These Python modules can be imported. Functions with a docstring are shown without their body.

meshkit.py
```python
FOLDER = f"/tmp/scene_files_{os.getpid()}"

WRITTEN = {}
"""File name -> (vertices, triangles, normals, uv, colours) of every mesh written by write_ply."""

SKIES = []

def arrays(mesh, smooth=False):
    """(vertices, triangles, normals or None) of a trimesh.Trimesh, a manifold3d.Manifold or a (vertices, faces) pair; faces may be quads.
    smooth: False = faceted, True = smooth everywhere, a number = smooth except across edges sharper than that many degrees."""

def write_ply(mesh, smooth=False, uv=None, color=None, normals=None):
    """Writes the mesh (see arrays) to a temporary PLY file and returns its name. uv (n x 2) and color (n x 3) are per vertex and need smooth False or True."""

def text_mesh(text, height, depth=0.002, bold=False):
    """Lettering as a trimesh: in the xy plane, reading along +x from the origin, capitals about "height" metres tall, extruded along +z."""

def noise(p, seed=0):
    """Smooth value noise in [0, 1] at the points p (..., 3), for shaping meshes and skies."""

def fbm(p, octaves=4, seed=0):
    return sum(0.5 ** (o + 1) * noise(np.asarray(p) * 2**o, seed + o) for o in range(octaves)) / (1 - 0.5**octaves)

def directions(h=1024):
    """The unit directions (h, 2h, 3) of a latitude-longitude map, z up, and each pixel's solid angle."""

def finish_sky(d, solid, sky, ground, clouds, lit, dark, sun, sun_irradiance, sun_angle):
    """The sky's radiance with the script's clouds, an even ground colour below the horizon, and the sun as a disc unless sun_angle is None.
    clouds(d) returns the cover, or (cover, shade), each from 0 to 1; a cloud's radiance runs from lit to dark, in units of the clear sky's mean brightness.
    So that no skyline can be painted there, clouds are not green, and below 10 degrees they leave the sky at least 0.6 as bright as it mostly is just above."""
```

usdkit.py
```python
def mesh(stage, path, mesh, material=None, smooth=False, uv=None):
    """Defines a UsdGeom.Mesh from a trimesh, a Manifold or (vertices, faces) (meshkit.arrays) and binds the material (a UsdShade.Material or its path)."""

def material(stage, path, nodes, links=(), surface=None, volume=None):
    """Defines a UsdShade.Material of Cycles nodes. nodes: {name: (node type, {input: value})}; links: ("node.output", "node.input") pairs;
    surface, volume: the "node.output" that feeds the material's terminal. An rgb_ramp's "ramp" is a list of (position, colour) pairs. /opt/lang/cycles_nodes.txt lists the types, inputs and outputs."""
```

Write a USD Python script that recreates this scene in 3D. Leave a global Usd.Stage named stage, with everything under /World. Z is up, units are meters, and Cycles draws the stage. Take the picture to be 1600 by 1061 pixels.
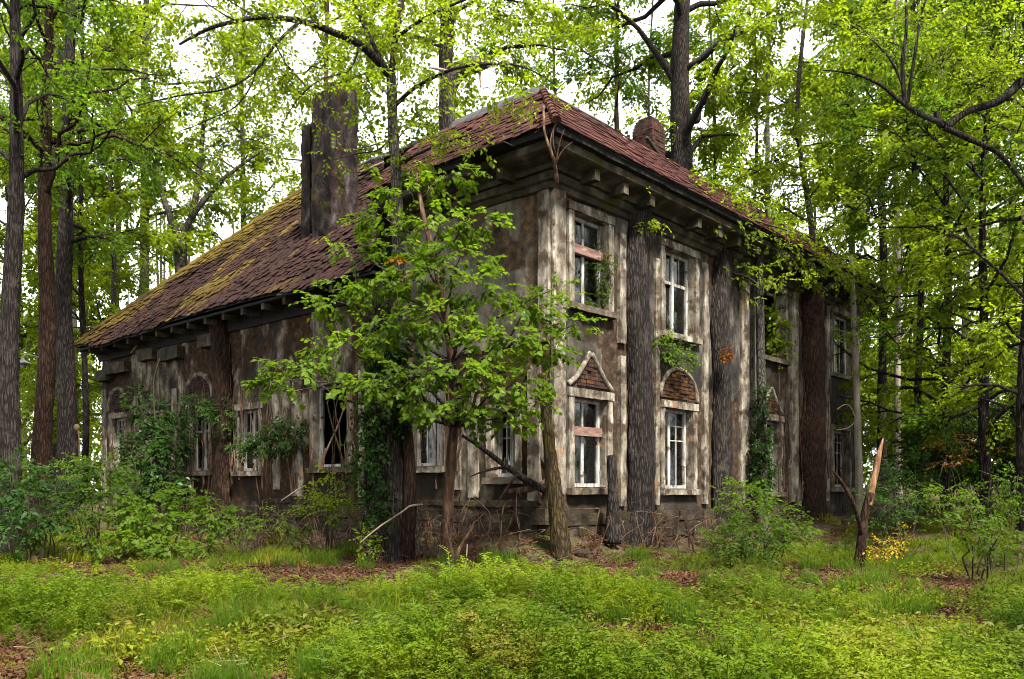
import math
import numpy as np
import trimesh
import usdkit
import meshkit
from pxr import Usd, UsdGeom, UsdLux, UsdShade, Gf, Sdf, Vt

stage = Usd.Stage.CreateInMemory()
UsdGeom.SetStageUpAxis(stage, 'Z')
UsdGeom.SetStageMetersPerUnit(stage, 1.0)
UsdGeom.Xform.Define(stage, '/World')
UsdGeom.Scope.Define(stage, '/World/Looks')

# ------------------------------------------------------------------ camera, sky, sun, exposure
EYE = 1.6
EXPOSURE = 4.15
SUN_EL, SUN_ROT = math.radians(56), math.radians(152)      # rotation = atan2(x, y) towards the sun: behind the camera, to the right
SKY_STRENGTH, SUN_INTENSITY = 0.05, 0.40
cam = UsdGeom.Camera.Define(stage, '/World/camera')
cam.AddTranslateOp().Set(Gf.Vec3d(0, 0, EYE))
cam.AddRotateXOp().Set(90.0)
cam.CreateHorizontalApertureAttr(36.0)
cam.CreateVerticalApertureAttr(36.0 * 679 / 1024)
cam.CreateFocalLengthAttr(30.0)
cam.CreateVerticalApertureOffsetAttr(5.276)
cam.CreateClippingRangeAttr(Gf.Vec2f(0.1, 2000))
cam.CreateExposureAttr(EXPOSURE)


def material(name, nodes, links, surface):
    return usdkit.material(stage, '/World/Looks/' + name, nodes, links, surface=surface)


sky_mat = material('sky_look', {
    'sky': ('sky_texture', dict(sky_type='single_scattering', sun_disc=False, sun_elevation=SUN_EL, sun_rotation=SUN_ROT, aerosol_density=2.0)),
    'tc': ('texture_coordinate', {}),
    'n': ('noise_texture', dict(scale=3.0, detail=5.0, roughness=0.55)),
    'r': ('rgb_ramp', dict(ramp=[(0.3, (2.2, 2.25, 2.3)), (0.7, (3.5, 3.5, 3.5))])),
    'm': ('mix', dict(fac=0.93)),
    'bg': ('background_shader', dict(strength=SKY_STRENGTH)),
}, [('tc.generated', 'n.vector'), ('n.fac', 'r.fac'), ('sky.color', 'm.color1'), ('r.color', 'm.color2'), ('m.color', 'bg.color')], 'bg.background')
dome = UsdLux.DomeLight.Define(stage, '/World/sky')
dome.GetPrim().SetCustomDataByKey('kind', 'structure')
UsdShade.MaterialBindingAPI.Apply(dome.GetPrim()).Bind(sky_mat)
sun = UsdLux.DistantLight.Define(stage, '/World/sun')
sun.CreateNormalizeAttr(True)
sun.CreateIntensityAttr(SUN_INTENSITY)
sun.CreateAngleAttr(10.0)
sun.CreateColorAttr(Gf.Vec3f(1.0, 0.95, 0.86))
sun.AddRotateZOp().Set(-math.degrees(SUN_ROT))
sun.AddRotateXOp().Set(-(90 - math.degrees(SUN_EL)))

# ------------------------------------------------------------------ helpers
used = {}


def numbered(path):
    k = used.get(path, -1) + 1
    used[path] = k
    return path if k == 0 else f'{path}_{k:03d}'


def tag(prim, label=None, cat=None, group=None, kind=None):
    prim = prim.GetPrim() if hasattr(prim, 'GetPrim') else prim
    for key, val in (('label', label), ('category', cat), ('group', group), ('kind', kind)):
        if val:
            prim.SetCustomDataByKey(key, val)
    return prim


def thing(name, label, cat, loc=(0, 0, 0), rotz=0.0, group=None):
    x = UsdGeom.Xform.Define(stage, numbered('/World/' + name))
    if any(loc):
        x.AddTranslateOp().Set(Gf.Vec3d(*map(float, loc)))
    if rotz:
        x.AddRotateZOp().Set(float(rotz))
    tag(x, label, cat, group)
    return x.GetPrim()


def obj(name, mesh, mat, parent=None, smooth=False, label=None, cat=None, group=None, kind=None):
    base = parent.GetPath().pathString if parent is not None else '/World'
    m = usdkit.mesh(stage, numbered(base + '/' + name), mesh, mat, smooth)
    tag(m, label, cat, group, kind)
    return m.GetPrim()


def place(V, F, loc):
    return np.asarray(V) - np.asarray(loc, float), F


def cat_mesh(items):
    vs, fs, n = [], [], 0
    for v, f in items:
        if len(v) == 0:
            continue
        vs.append(v)
        fs.append(np.asarray(f) + n)
        n += len(v)
    return np.vstack(vs), np.vstack(fs)


def fbm(p, seed=0, octaves=4):
    return meshkit.fbm(np.asarray(p, float), octaves=octaves, seed=seed)


def unit(a):
    a = np.asarray(a, float)
    return a / np.maximum(np.linalg.norm(a, axis=-1, keepdims=True), 1e-9)


def W(px, py, Y):
    """The point at depth Y seen at a pixel of the 1600 wide photograph."""
    return np.array([(px - 800) / 1333.0 * Y, Y, EYE + (765 - py) / 1333.0 * Y])


def sstep(x, a, b):
    t = np.clip((np.asarray(x, float) - a) / (b - a), 0, 1)
    return t * t * (3 - 2 * t)


def gz(x, y):
    x, y = np.asarray(x, float), np.asarray(y, float)
    p = np.stack([x * 0.22, y * 0.22, 0 * x], -1)
    z = (meshkit.noise(p, 5) - 0.5) * 0.34 + (meshkit.noise(p * 4.1, 6) - 0.5) * 0.12
    z = z + 1.25 * sstep(x, 7, 19) * sstep(y, 13, 30) + 0.7 * sstep(-x, 8, 18) * sstep(y, 16, 32)
    hs = np.maximum(-((x - 0.85) * 0.664 + (y - 19.0) * 0.747), -(-(x - 0.85) * 0.747 + (y - 19.0) * 0.664))
    bank = sstep(hs, 1.5, 0.0) * (0.15 + 0.5 * meshkit.noise(p * 3.3 + 9.0, 12))
    return z - 0.1 + bank


def catmull(pts, n):
    """A smooth path through the points."""
    p = np.asarray(pts, float)
    if len(p) < 3:
        t = np.linspace(0, 1, n)[:, None]
        return p[0] * (1 - t) + p[-1] * t
    from scipy.interpolate import CubicSpline, PchipInterpolator
    d = np.concatenate([[0], np.cumsum(np.linalg.norm(np.diff(p[:, :3], axis=0), axis=1))])
    return PchipInterpolator(d, p)(np.linspace(0, d[-1], n))


def tube(pts, rad, sides=8, amp=0.0, seed=0, flare=0.0, cap=True, freq=9.0, flare_h=0.6):
    """A tapering limb through pts; amp: depth of bark ridges as a share of the radius; flare: root lobes at the foot."""
    p = np.asarray(pts, float)
    r = np.broadcast_to(np.asarray(rad, float), (len(p),)).copy()
    t = unit(np.gradient(p, axis=0))
    ref = np.where(np.abs(t[:, [2]]) > 0.8, [[1.0, 0, 0]], [[0, 0, 1.0]])
    if len(p) > 1 and np.abs(t[:, 2]).mean() > 0.6:
        ref = np.tile([[1.0, 0, 0]], (len(p), 1))
    elif len(p) > 1:
        ref = np.tile([[0, 0, 1.0]], (len(p), 1))
        bad = np.abs(t[:, 2]) > 0.97
        ref[bad] = [1.0, 0.2, 0]
    a = unit(np.cross(ref, t))
    b = np.cross(t, a)
    th = np.linspace(0, 2 * np.pi, sides, endpoint=False)
    c, s = np.cos(th), np.sin(th)
    R = np.tile(r[:, None], (1, sides))
    if amp:
        length = np.concatenate([[0], np.cumsum(np.linalg.norm(np.diff(p, axis=0), axis=1))])
        q = np.stack([np.tile(c * freq * 0.5, (len(p), 1)), np.tile(s * freq * 0.5, (len(p), 1)), np.tile(length[:, None] * 1.3, (1, sides))], -1)
        ridge = np.abs(meshkit.noise(q * 1.7, seed) - 0.5) * 2
        big = meshkit.noise(q * np.array([0.25, 0.25, 0.5]), seed + 7) - 0.5
        R = R * (1 + amp * (ridge - 0.5) + amp * 1.4 * big)
    if flare:
        h = p[:, 2] - p[0, 2]
        lobes = 1 + 0.55 * np.sin(th * 4 + seed) + 0.35 * np.sin(th * 7 + 2.3 * seed)
        R = R * (1 + flare * np.exp(-np.maximum(h, 0) / flare_h)[:, None] * np.maximum(lobes, 0.15)[None])
    V = p[:, None] + a[:, None] * (c[None, :, None] * R[..., None]) + b[:, None] * (s[None, :, None] * R[..., None])
    n = len(p)
    i, j = np.meshgrid(np.arange(n - 1), np.arange(sides), indexing='ij')
    q0, q1 = i * sides + j, i * sides + (j + 1) % sides
    F = np.concatenate([np.stack([q0, q1, q1 + sides], -1).reshape(-1, 3), np.stack([q0, q1 + sides, q0 + sides], -1).reshape(-1, 3)])
    V = V.reshape(-1, 3)
    if cap:
        k = len(V)
        V = np.vstack([V, p[[0]], p[[-1]]])
        jj = np.arange(sides)
        F = np.vstack([F, np.stack([np.full(sides, k), (jj + 1) % sides, jj], -1), np.stack([np.full(sides, k + 1), (n - 1) * sides + jj, (n - 1) * sides + (jj + 1) % sides], -1)])
    return V, F


def prisms(A, B, ra, rb):
    """Many thin three sided twigs at once."""
    A, B = np.asarray(A, float), np.asarray(B, float)
    t = unit(B - A)
    ref = np.where(np.abs(t[:, [2]]) > 0.9, [[1.0, 0, 0]], [[0, 0, 1.0]])
    a = unit(np.cross(ref, t))
    b = np.cross(t, a)
    ra, rb = np.broadcast_to(ra, (len(A),)), np.broadcast_to(rb, (len(A),))
    ring = [(math.cos(k * 2.0944), math.sin(k * 2.0944)) for k in range(3)]
    V = np.stack([A + (a * c + b * s) * ra[:, None] for c, s in ring] + [B + (a * c + b * s) * rb[:, None] for c, s in ring], 1)
    f = np.array([[0, 1, 4], [0, 4, 3], [1, 2, 5], [1, 5, 4], [2, 0, 3], [2, 3, 5]])
    F = (np.arange(len(A))[:, None, None] * 6 + f[None]).reshape(-1, 3)
    return V.reshape(-1, 3), F


MAPLE = np.array([(0, 0), (0.16, -0.34), (0.34, -0.30), (0.46, -0.52), (0.62, -0.24), (0.72, -0.26), (1.0, 0), (0.72, 0.26), (0.62, 0.24), (0.46, 0.52), (0.34, 0.30), (0.16, 0.34)])


def leaves(P, D, N, length, width, shape='leaf'):
    """Folded leaves at P pointing along D with normals N."""
    D = unit(D)
    S = unit(np.cross(N, D))
    N = np.cross(D, S)
    L, Wd = np.asarray(length)[:, None], np.asarray(width)[:, None]
    if shape == 'maple':
        k = len(MAPLE)
        V = P[:, None] + D[:, None] * (L[:, None] * MAPLE[None, :, :1]) + S[:, None] * (L[:, None] * MAPLE[None, :, 1:] * 1.05) + N[:, None] * (L[:, None] * (0.18 * np.abs(MAPLE[None, :, 1:]) - 0.22 * MAPLE[None, :, :1] ** 2))
        mid = P + D * L * 0.42 - N * L * 0.03
        V = np.concatenate([V, mid[:, None]], 1)
        f = np.array([[k, i, (i + 1) % k] for i in range(k)])
        m = k + 1
    else:
        V = np.stack([P, P + D * L * 0.45 + S * Wd * 0.5 + N * Wd * 0.16, P + D * L - N * L * 0.12, P + D * L * 0.45 - S * Wd * 0.5 + N * Wd * 0.16], 1)
        f = np.array([[0, 1, 2], [0, 2, 3]])
        m = 4
    F = (np.arange(len(P))[:, None, None] * m + f[None]).reshape(-1, 3)
    return V.reshape(-1, 3), F


def sprays(rng, P, D, size, n, leaf, shape='leaf', flat=0.75, wide=0.55):
    """Leafy twigs: at each P a twig along D carrying n alternate leaves; returns (leaf mesh, twig mesh)."""
    P, D = np.asarray(P, float), unit(D)
    M = len(P)
    size = np.broadcast_to(np.asarray(size, float), (M,))
    up = unit(np.array([0, 0, 1.0]) + rng.normal(0, 1 - flat, (M, 3)))
    S = unit(np.cross(up, D) + 1e-4)
    N = unit(np.cross(D, S))
    t = (np.arange(n) + 0.6) / n
    t = np.clip(t[None] + rng.normal(0, 0.05, (M, n)), 0.05, 1)
    side = np.where(np.arange(n) % 2, 1.0, -1.0)[None] * np.ones((M, 1))
    ang = rng.uniform(0.5, 1.25, (M, n)) * np.where(t > 0.93, 0.3, 1)
    base = P[:, None] + D[:, None] * (size[:, None, None] * t[..., None]) - np.array([0, 0, 1.0]) * (size[:, None] * 0.16 * t ** 2)[..., None]
    dire = D[:, None] * np.cos(ang)[..., None] + S[:, None] * (side * np.sin(ang))[..., None] + rng.normal(0, 0.18, (M, n, 3)) - np.array([0, 0, 0.25])
    nor = N[:, None] + rng.normal(0, 0.32, (M, n, 3))
    ll = leaf * rng.uniform(0.65, 1.2, (M, n)) * np.clip(np.exp(rng.normal(0, 0.28, (M, 1))), 0.55, 1.6)
    off = base + unit(dire) * (0.25 * ll)[..., None]
    lm = leaves(off.reshape(-1, 3), dire.reshape(-1, 3), nor.reshape(-1, 3), ll.ravel(), ll.ravel() * wide, shape)
    tm = prisms(P, P + D * size[:, None] - np.array([0, 0, 1.0]) * (size * 0.16)[:, None], 0.012 * size + 0.002, 0.002)
    return lm, tm


def rough_box(lo, hi, amp=0.015, cell=0.12, seed=0, freq=4.0):
    """A box with worn, uneven faces and edges."""
    lo, hi = np.asarray(lo, float), np.asarray(hi, float)
    n = np.clip(np.ceil((hi - lo) / cell).astype(int), 1, 160)
    vs, fs, base = [], [], 0
    for ax in range(3):
        p, q = (ax + 1) % 3, (ax + 2) % 3
        for end in (0, 1):
            P, Q = np.meshgrid(np.linspace(lo[p], hi[p], n[p] + 1), np.linspace(lo[q], hi[q], n[q] + 1), indexing='ij')
            V = np.empty(P.shape + (3,))
            V[..., ax], V[..., p], V[..., q] = (hi if end else lo)[ax], P, Q
            i, j = np.meshgrid(np.arange(n[p]), np.arange(n[q]), indexing='ij')
            k = base + i * (n[q] + 1) + j
            F = np.concatenate([np.stack([k, k + n[q] + 1, k + n[q] + 2], -1).reshape(-1, 3), np.stack([k, k + n[q] + 2, k + 1], -1).reshape(-1, 3)])
            vs.append(V.reshape(-1, 3))
            fs.append(F if end else F[:, ::-1])
            base += P.size
    V, F = np.vstack(vs), np.vstack(fs)
    _, first, inv = np.unique(np.round(V, 5), axis=0, return_index=True, return_inverse=True)
    v, f = V[first], inv.ravel()[F]
    d = np.stack([fbm(v * freq + 31 * k, seed + 11 * k, 3) - 0.5 for k in range(3)], -1)
    return v + d * 2 * amp, f


def box(lo, hi):
    b = trimesh.creation.box(bounds=[lo, hi])
    return np.array(b.vertices), np.array(b.faces)


# ------------------------------------------------------------------ materials
TONE = 0.72
def ramp_mat(name, stops, scale=3.0, stretch=(1, 1, 1), detail=6.0, rough=0.85, bump=0.4, bscale=None, bdist=0.02, distortion=0.0, second=None, spec=0.15):
    """Colour from stretched noise; second = (colour, scale, lo, hi): patches of another colour laid over it."""
    stops = [(a, tuple(TONE * c for c in col)) for a, col in stops]
    second = [(tuple(TONE * c for c in x[0]), *x[1:]) for x in second or []]
    nodes = {
        'g': ('geometry', {}),
        'mp': ('mapping', dict(scale=stretch)),
        'n': ('noise_texture', dict(scale=scale, detail=detail, roughness=0.62, distortion=distortion)),
        'r': ('rgb_ramp', dict(ramp=stops)),
        'nb': ('noise_texture', dict(scale=bscale or scale * 5, detail=5.0, roughness=0.7)),
        'b': ('bump', dict(strength=bump, distance=bdist)),
        'p': ('principled_bsdf', dict(roughness=rough, specular_ior_level=spec)),
    }
    links = [('g.position', 'mp.vector'), ('mp.vector', 'n.vector'), ('n.fac', 'r.fac'), ('mp.vector', 'nb.vector'), ('nb.fac', 'b.height'), ('b.normal', 'p.normal')]
    out = 'r.color'
    for i, (col, sc, lo, hi) in enumerate(second or []):
        nodes[f'n{i}'] = ('noise_texture', dict(scale=sc, detail=5.0, roughness=0.65))
        nodes[f'f{i}'] = ('map_range', dict(from_min=lo, from_max=hi, to_min=0.0, to_max=1.0, clamp=True))
        nodes[f'm{i}'] = ('mix', dict(color2=col))
        links += [('g.position', f'n{i}.vector'), (f'n{i}.fac', f'f{i}.value'), (f'f{i}.result', f'm{i}.fac'), (out, f'm{i}.color1')]
        out = f'm{i}.color'
    links.append((out, 'p.base_color'))
    return material(name, nodes, links, 'p.BSDF')


def bark_mat(name, dark, mid, light, scale=17.0, stretch=0.15, moss=None, moss_lo=0.54):
    """Plates of bark parted by dark upright cracks, lichen bloom on the plates."""
    dark, mid, light = (tuple(TONE * c for c in x) for x in (dark, mid, light))
    nodes = {
        'g': ('geometry', {}),
        'mp': ('mapping', dict(scale=(1, 1, stretch))),
        'w': ('noise_texture', dict(scale=4.0, detail=4.0)),
        'ad': ('vector_math', dict(math_type='multiply_add', vector2=(0.10, 0.10, 0.10))),
        'v': ('voronoi_texture', dict(feature='distance_to_edge', scale=scale)),
        'fv': ('map_range', dict(from_min=0.0, from_max=0.25, to_min=0.25, clamp=True)),
        'n': ('noise_texture', dict(scale=scale * 3.2, detail=8.0, roughness=0.72)),
        'h': ('math', dict(math_type='multiply')),
        'r': ('rgb_ramp', dict(ramp=[(0.08, dark), (0.34, mid), (0.62, light)])),
        'nl': ('noise_texture', dict(scale=1.7, detail=6.0, roughness=0.7)),
        'fl': ('map_range', dict(from_min=moss_lo, from_max=moss_lo + 0.14, to_max=0.8, clamp=True)),
        'ml': ('mix', dict(color2=moss or light)),
        'b': ('bump', dict(strength=1.0, distance=0.05)),
        'p': ('principled_bsdf', dict(roughness=0.92, specular_ior_level=0.06)),
    }
    links = [('g.position', 'mp.vector'), ('mp.vector', 'w.vector'), ('w.color', 'ad.vector1'), ('mp.vector', 'ad.vector3'), ('ad.vector', 'v.vector'), ('ad.vector', 'n.vector'), ('v.distance', 'fv.value'),
             ('fv.result', 'h.value1'), ('n.fac', 'h.value2'), ('h.value', 'r.fac'), ('g.position', 'nl.vector'), ('nl.fac', 'fl.value'), ('fl.result', 'ml.fac'), ('r.color', 'ml.color1'), ('ml.color', 'p.base_color'), ('h.value', 'b.height'), ('b.normal', 'p.normal')]
    return material(name, nodes, links, 'p.BSDF')


def leaf_mat(name, cols, trans, mix=0.5, rough=0.45, big=0.35, dead=None):
    """Leaves: each one its own tone, clumps of lighter and darker foliage, light passing through."""
    nodes = {
        'g': ('geometry', {}),
        'r': ('rgb_ramp', dict(ramp=cols)),
        'n': ('noise_texture', dict(scale=big, detail=3.0)),
        'mr': ('map_range', dict(from_min=0.32, from_max=0.68, to_min=0.0, to_max=0.55, clamp=True)),
        'sc': ('math', dict(math_type='multiply_add', value2=0.45)),
        'tr': ('mix', dict(mix_type='multiply', fac=1.0, color2=trans)),
        'p': ('principled_bsdf', dict(roughness=rough, specular_ior_level=0.06)),
        't': ('translucent_bsdf', {}),
        'x': ('mix_closure', dict(fac=mix)),
    }
    links = [('g.position', 'n.vector'), ('n.fac', 'mr.value'), ('g.random_per_island', 'sc.value1'), ('mr.result', 'sc.value3'), ('sc.value', 'r.fac'),
             ('r.color', 'p.base_color'), ('r.color', 'tr.color1'), ('tr.color', 't.color'), ('p.BSDF', 'x.closure1'), ('t.BSDF', 'x.closure2')]
    if dead:                                   # patches where the growth has withered
        nodes['nd'] = ('noise_texture', dict(scale=0.75, detail=6.0, roughness=0.7))
        nodes['fd'] = ('map_range', dict(from_min=0.52, from_max=0.66, to_max=0.75, clamp=True))
        nodes['md'] = ('mix', dict(color2=dead))
        links = [x for x in links if x[0] != 'r.color'] + [('g.position', 'nd.vector'), ('nd.fac', 'fd.value'), ('fd.result', 'md.fac'), ('r.color', 'md.color1'), ('md.color', 'p.base_color'), ('md.color', 'tr.color1')]
    return material(name, nodes, links, 'x.closure')


M = {}
M['bark_dark'] = bark_mat('bark_dark', (0.004, 0.003, 0.0025), (0.016, 0.0125, 0.0105), (0.050, 0.042, 0.037))
M['bark_brown'] = bark_mat('bark_brown', (0.005, 0.003, 0.002), (0.018, 0.0095, 0.006), (0.048, 0.027, 0.018))
M['bark_grey'] = bark_mat('bark_grey', (0.012, 0.010, 0.008), (0.044, 0.039, 0.031), (0.115, 0.105, 0.088), 18.0, 0.28)
M['bark_moss'] = bark_mat('bark_moss', (0.005, 0.0035, 0.002), (0.026, 0.018, 0.008), (0.062, 0.046, 0.020), moss=(0.055, 0.04, 0.004), moss_lo=0.5)
M['bark_pale'] = ramp_mat('bark_pale', [(0.3, (0.12, 0.10, 0.075)), (0.55, (0.26, 0.22, 0.17)), (0.75, (0.38, 0.33, 0.27))], 9, (1, 1, 0.2), bump=0.6, bscale=24, bdist=0.015)
M['deadwood'] = ramp_mat('deadwood', [(0.34, (0.018, 0.010, 0.006)), (0.52, (0.07, 0.038, 0.023)), (0.72, (0.18, 0.12, 0.08))], 10, (1, 1, 0.2), detail=8.0, bump=0.9, bscale=26, bdist=0.03, spec=0.1)
M['peeled'] = ramp_mat('peeled_wood', [(0.36, (0.03, 0.013, 0.006)), (0.50, (0.12, 0.06, 0.029)), (0.68, (0.26, 0.16, 0.09))], 10, (1, 1, 0.2), detail=8.0, bump=0.9, bscale=26, bdist=0.03, spec=0.1)
M['twig'] = ramp_mat('twig_bark', [(0.3, (0.012, 0.010, 0.005)), (0.7, (0.04, 0.032, 0.016))], 9, bump=0.2)
M['twig_pale'] = ramp_mat('twig_pale_bark', [(0.3, (0.07, 0.05, 0.034)), (0.7, (0.25, 0.195, 0.14))], 9, bump=0.2)
M['cream'] = ramp_mat('cream_stucco', [(0.28, (0.03, 0.023, 0.015)), (0.41, (0.075, 0.062, 0.046)), (0.55, (0.175, 0.152, 0.117)), (0.70, (0.36, 0.325, 0.265))], 4.2, (1, 1, 0.4), detail=9.0, bump=1.0, bscale=26, bdist=0.04,
                      second=[((0.045, 0.029, 0.018), 2.1, 0.50, 0.60), ((0.20, 0.10, 0.04), 1.3, 0.62, 0.70), ((0.02, 0.015, 0.010), 1.6, 0.58, 0.70)])
M['ledge'] = ramp_mat('ledge_stone', [(0.3, (0.02, 0.014, 0.010)), (0.52, (0.075, 0.056, 0.04)), (0.75, (0.2, 0.165, 0.125))], 4, detail=8.0, bump=1.0, bscale=26, bdist=0.03,
                      second=[((0.03, 0.032, 0.006), 3.0, 0.54, 0.64)])
M['white_wood'] = ramp_mat('flaking_white_paint', [(0.34, (0.07, 0.058, 0.043)), (0.46, (0.23, 0.215, 0.19)), (0.64, (0.38, 0.375, 0.36))], 9, (1, 1, 0.22), detail=8.0, bump=0.6, bscale=40, bdist=0.01, rough=0.6,
                           second=[((0.07, 0.042, 0.025), 5.0, 0.56, 0.64)])
M['brown_wood'] = ramp_mat('weathered_brown_wood', [(0.3, (0.06, 0.032, 0.024)), (0.6, (0.16, 0.095, 0.075)), (0.8, (0.34, 0.29, 0.26))], 7, (0.4, 0.4, 2.0), bump=0.5, bscale=40, bdist=0.006)
M['stone'] = ramp_mat('plinth_stone', [(0.3, (0.006, 0.005, 0.004)), (0.52, (0.026, 0.019, 0.012)), (0.75, (0.085, 0.066, 0.045))], 2.6, detail=8.0, bump=1.0, bscale=16, bdist=0.06, spec=0.1,
                      second=[((0.032, 0.027, 0.004), 1.1, 0.52, 0.64)])
M['cornice'] = ramp_mat('cornice_wood', [(0.3, (0.010, 0.008, 0.005)), (0.52, (0.036, 0.030, 0.020)), (0.75, (0.12, 0.10, 0.068))], 2.6, (1, 1, 1), detail=8.0, bump=0.9, bscale=24, bdist=0.03, spec=0.1,
                        second=[((0.035, 0.031, 0.006), 1.2, 0.52, 0.66)])
M['dark_wood'] = ramp_mat('tarred_wood', [(0.3, (0.004, 0.0035, 0.003)), (0.7, (0.016, 0.014, 0.012))], 6, bump=0.4, spec=0.15)
M['lead'] = ramp_mat('grey_sheet_metal', [(0.3, (0.012, 0.011, 0.011)), (0.7, (0.055, 0.053, 0.053))], 3, bump=0.5, rough=0.75)
M['brick'] = ramp_mat('old_brick', [(0.3, (0.009, 0.005, 0.004)), (0.55, (0.032, 0.016, 0.011)), (0.8, (0.08, 0.044, 0.03))], 5, bump=1.0, bscale=40, bdist=0.02, spec=0.1)
M['brick_orange'] = ramp_mat('rusty_brick', [(0.3, (0.018, 0.008, 0.004)), (0.55, (0.060, 0.025, 0.009)), (0.8, (0.13, 0.06, 0.02))], 5, bump=1.0, bscale=40, bdist=0.02, spec=0.1)
M['litter'] = leaf_mat('dry_leaves', [(0.0, (0.014, 0.007, 0.004)), (0.4, (0.05, 0.023, 0.012)), (0.75, (0.125, 0.065, 0.034)), (1.0, (0.34, 0.23, 0.15))], (0.8, 0.6, 0.4), mix=0.15)
M['chimney'] = ramp_mat('sooty_render', [(0.34, (0.004, 0.003, 0.003)), (0.48, (0.012, 0.0088, 0.0085)), (0.60, (0.030, 0.023, 0.022)), (0.74, (0.095, 0.082, 0.078))], 3.0, (1, 1, 0.42), detail=9.0, bump=1.0, bscale=16, bdist=0.08, spec=0.05, second=[((0.03, 0.026, 0.006), 1.6, 0.54, 0.66), ((0.026, 0.012, 0.009), 2.6, 0.56, 0.66)])
M['interior'] = ramp_mat('dark_interior', [(0.3, (0.012, 0.011, 0.01)), (0.7, (0.03, 0.028, 0.025))], 2, bump=0.0)
M['curtain'] = ramp_mat('grey_lace', [(0.3, (0.06, 0.06, 0.06)), (0.7, (0.26, 0.26, 0.255))], 6, (1, 1, 0.15), bump=0.3)
M['lamp'] = ramp_mat('lamp_metal', [(0.3, (0.03, 0.03, 0.032)), (0.7, (0.2, 0.2, 0.21))], 12, bump=0.2, rough=0.45)
M['fungus'] = ramp_mat('dry_seedhead', [(0.3, (0.05, 0.03, 0.015)), (0.7, (0.12, 0.085, 0.045))], 30, bump=0.4)

# roof coverings: every tile its own tone
def tile_mat(name, cols, moss, moss_lo, moss_hi, streak=0.5):
    nodes = {
        'g': ('geometry', {}),
        'r': ('rgb_ramp', dict(ramp=cols)),
        'n': ('noise_texture', dict(scale=1.1, detail=6.0, roughness=0.7)),
        'sc': ('math', dict(math_type='multiply_add', value2=0.45)),
        'mr': ('map_range', dict(from_min=0.3, from_max=0.7, to_min=0.0, to_max=0.55, clamp=True)),
        'nm': ('noise_texture', dict(scale=0.45, detail=7.0, roughness=0.72)),
        'fm': ('map_range', dict(from_min=moss_lo, from_max=moss_hi, clamp=True)),
        'mm': ('mix', dict(color2=moss)),
        'nb': ('noise_texture', dict(scale=25.0, detail=5.0)),
        'b': ('bump', dict(strength=0.6, distance=0.02)),
        'p': ('principled_bsdf', dict(roughness=0.9, specular_ior_level=0.08)),
    }
    links = [('g.position', 'n.vector'), ('g.position', 'nm.vector'), ('g.position', 'nb.vector'), ('n.fac', 'mr.value'), ('g.random_per_island', 'sc.value1'), ('mr.result', 'sc.value3'),
             ('sc.value', 'r.fac'), ('nm.fac', 'fm.value'), ('fm.result', 'mm.fac'), ('r.color', 'mm.color1'), ('mm.color', 'p.base_color'), ('nb.fac', 'b.height'), ('b.normal', 'p.normal')]
    return material(name, nodes, links, 'p.BSDF')


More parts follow.
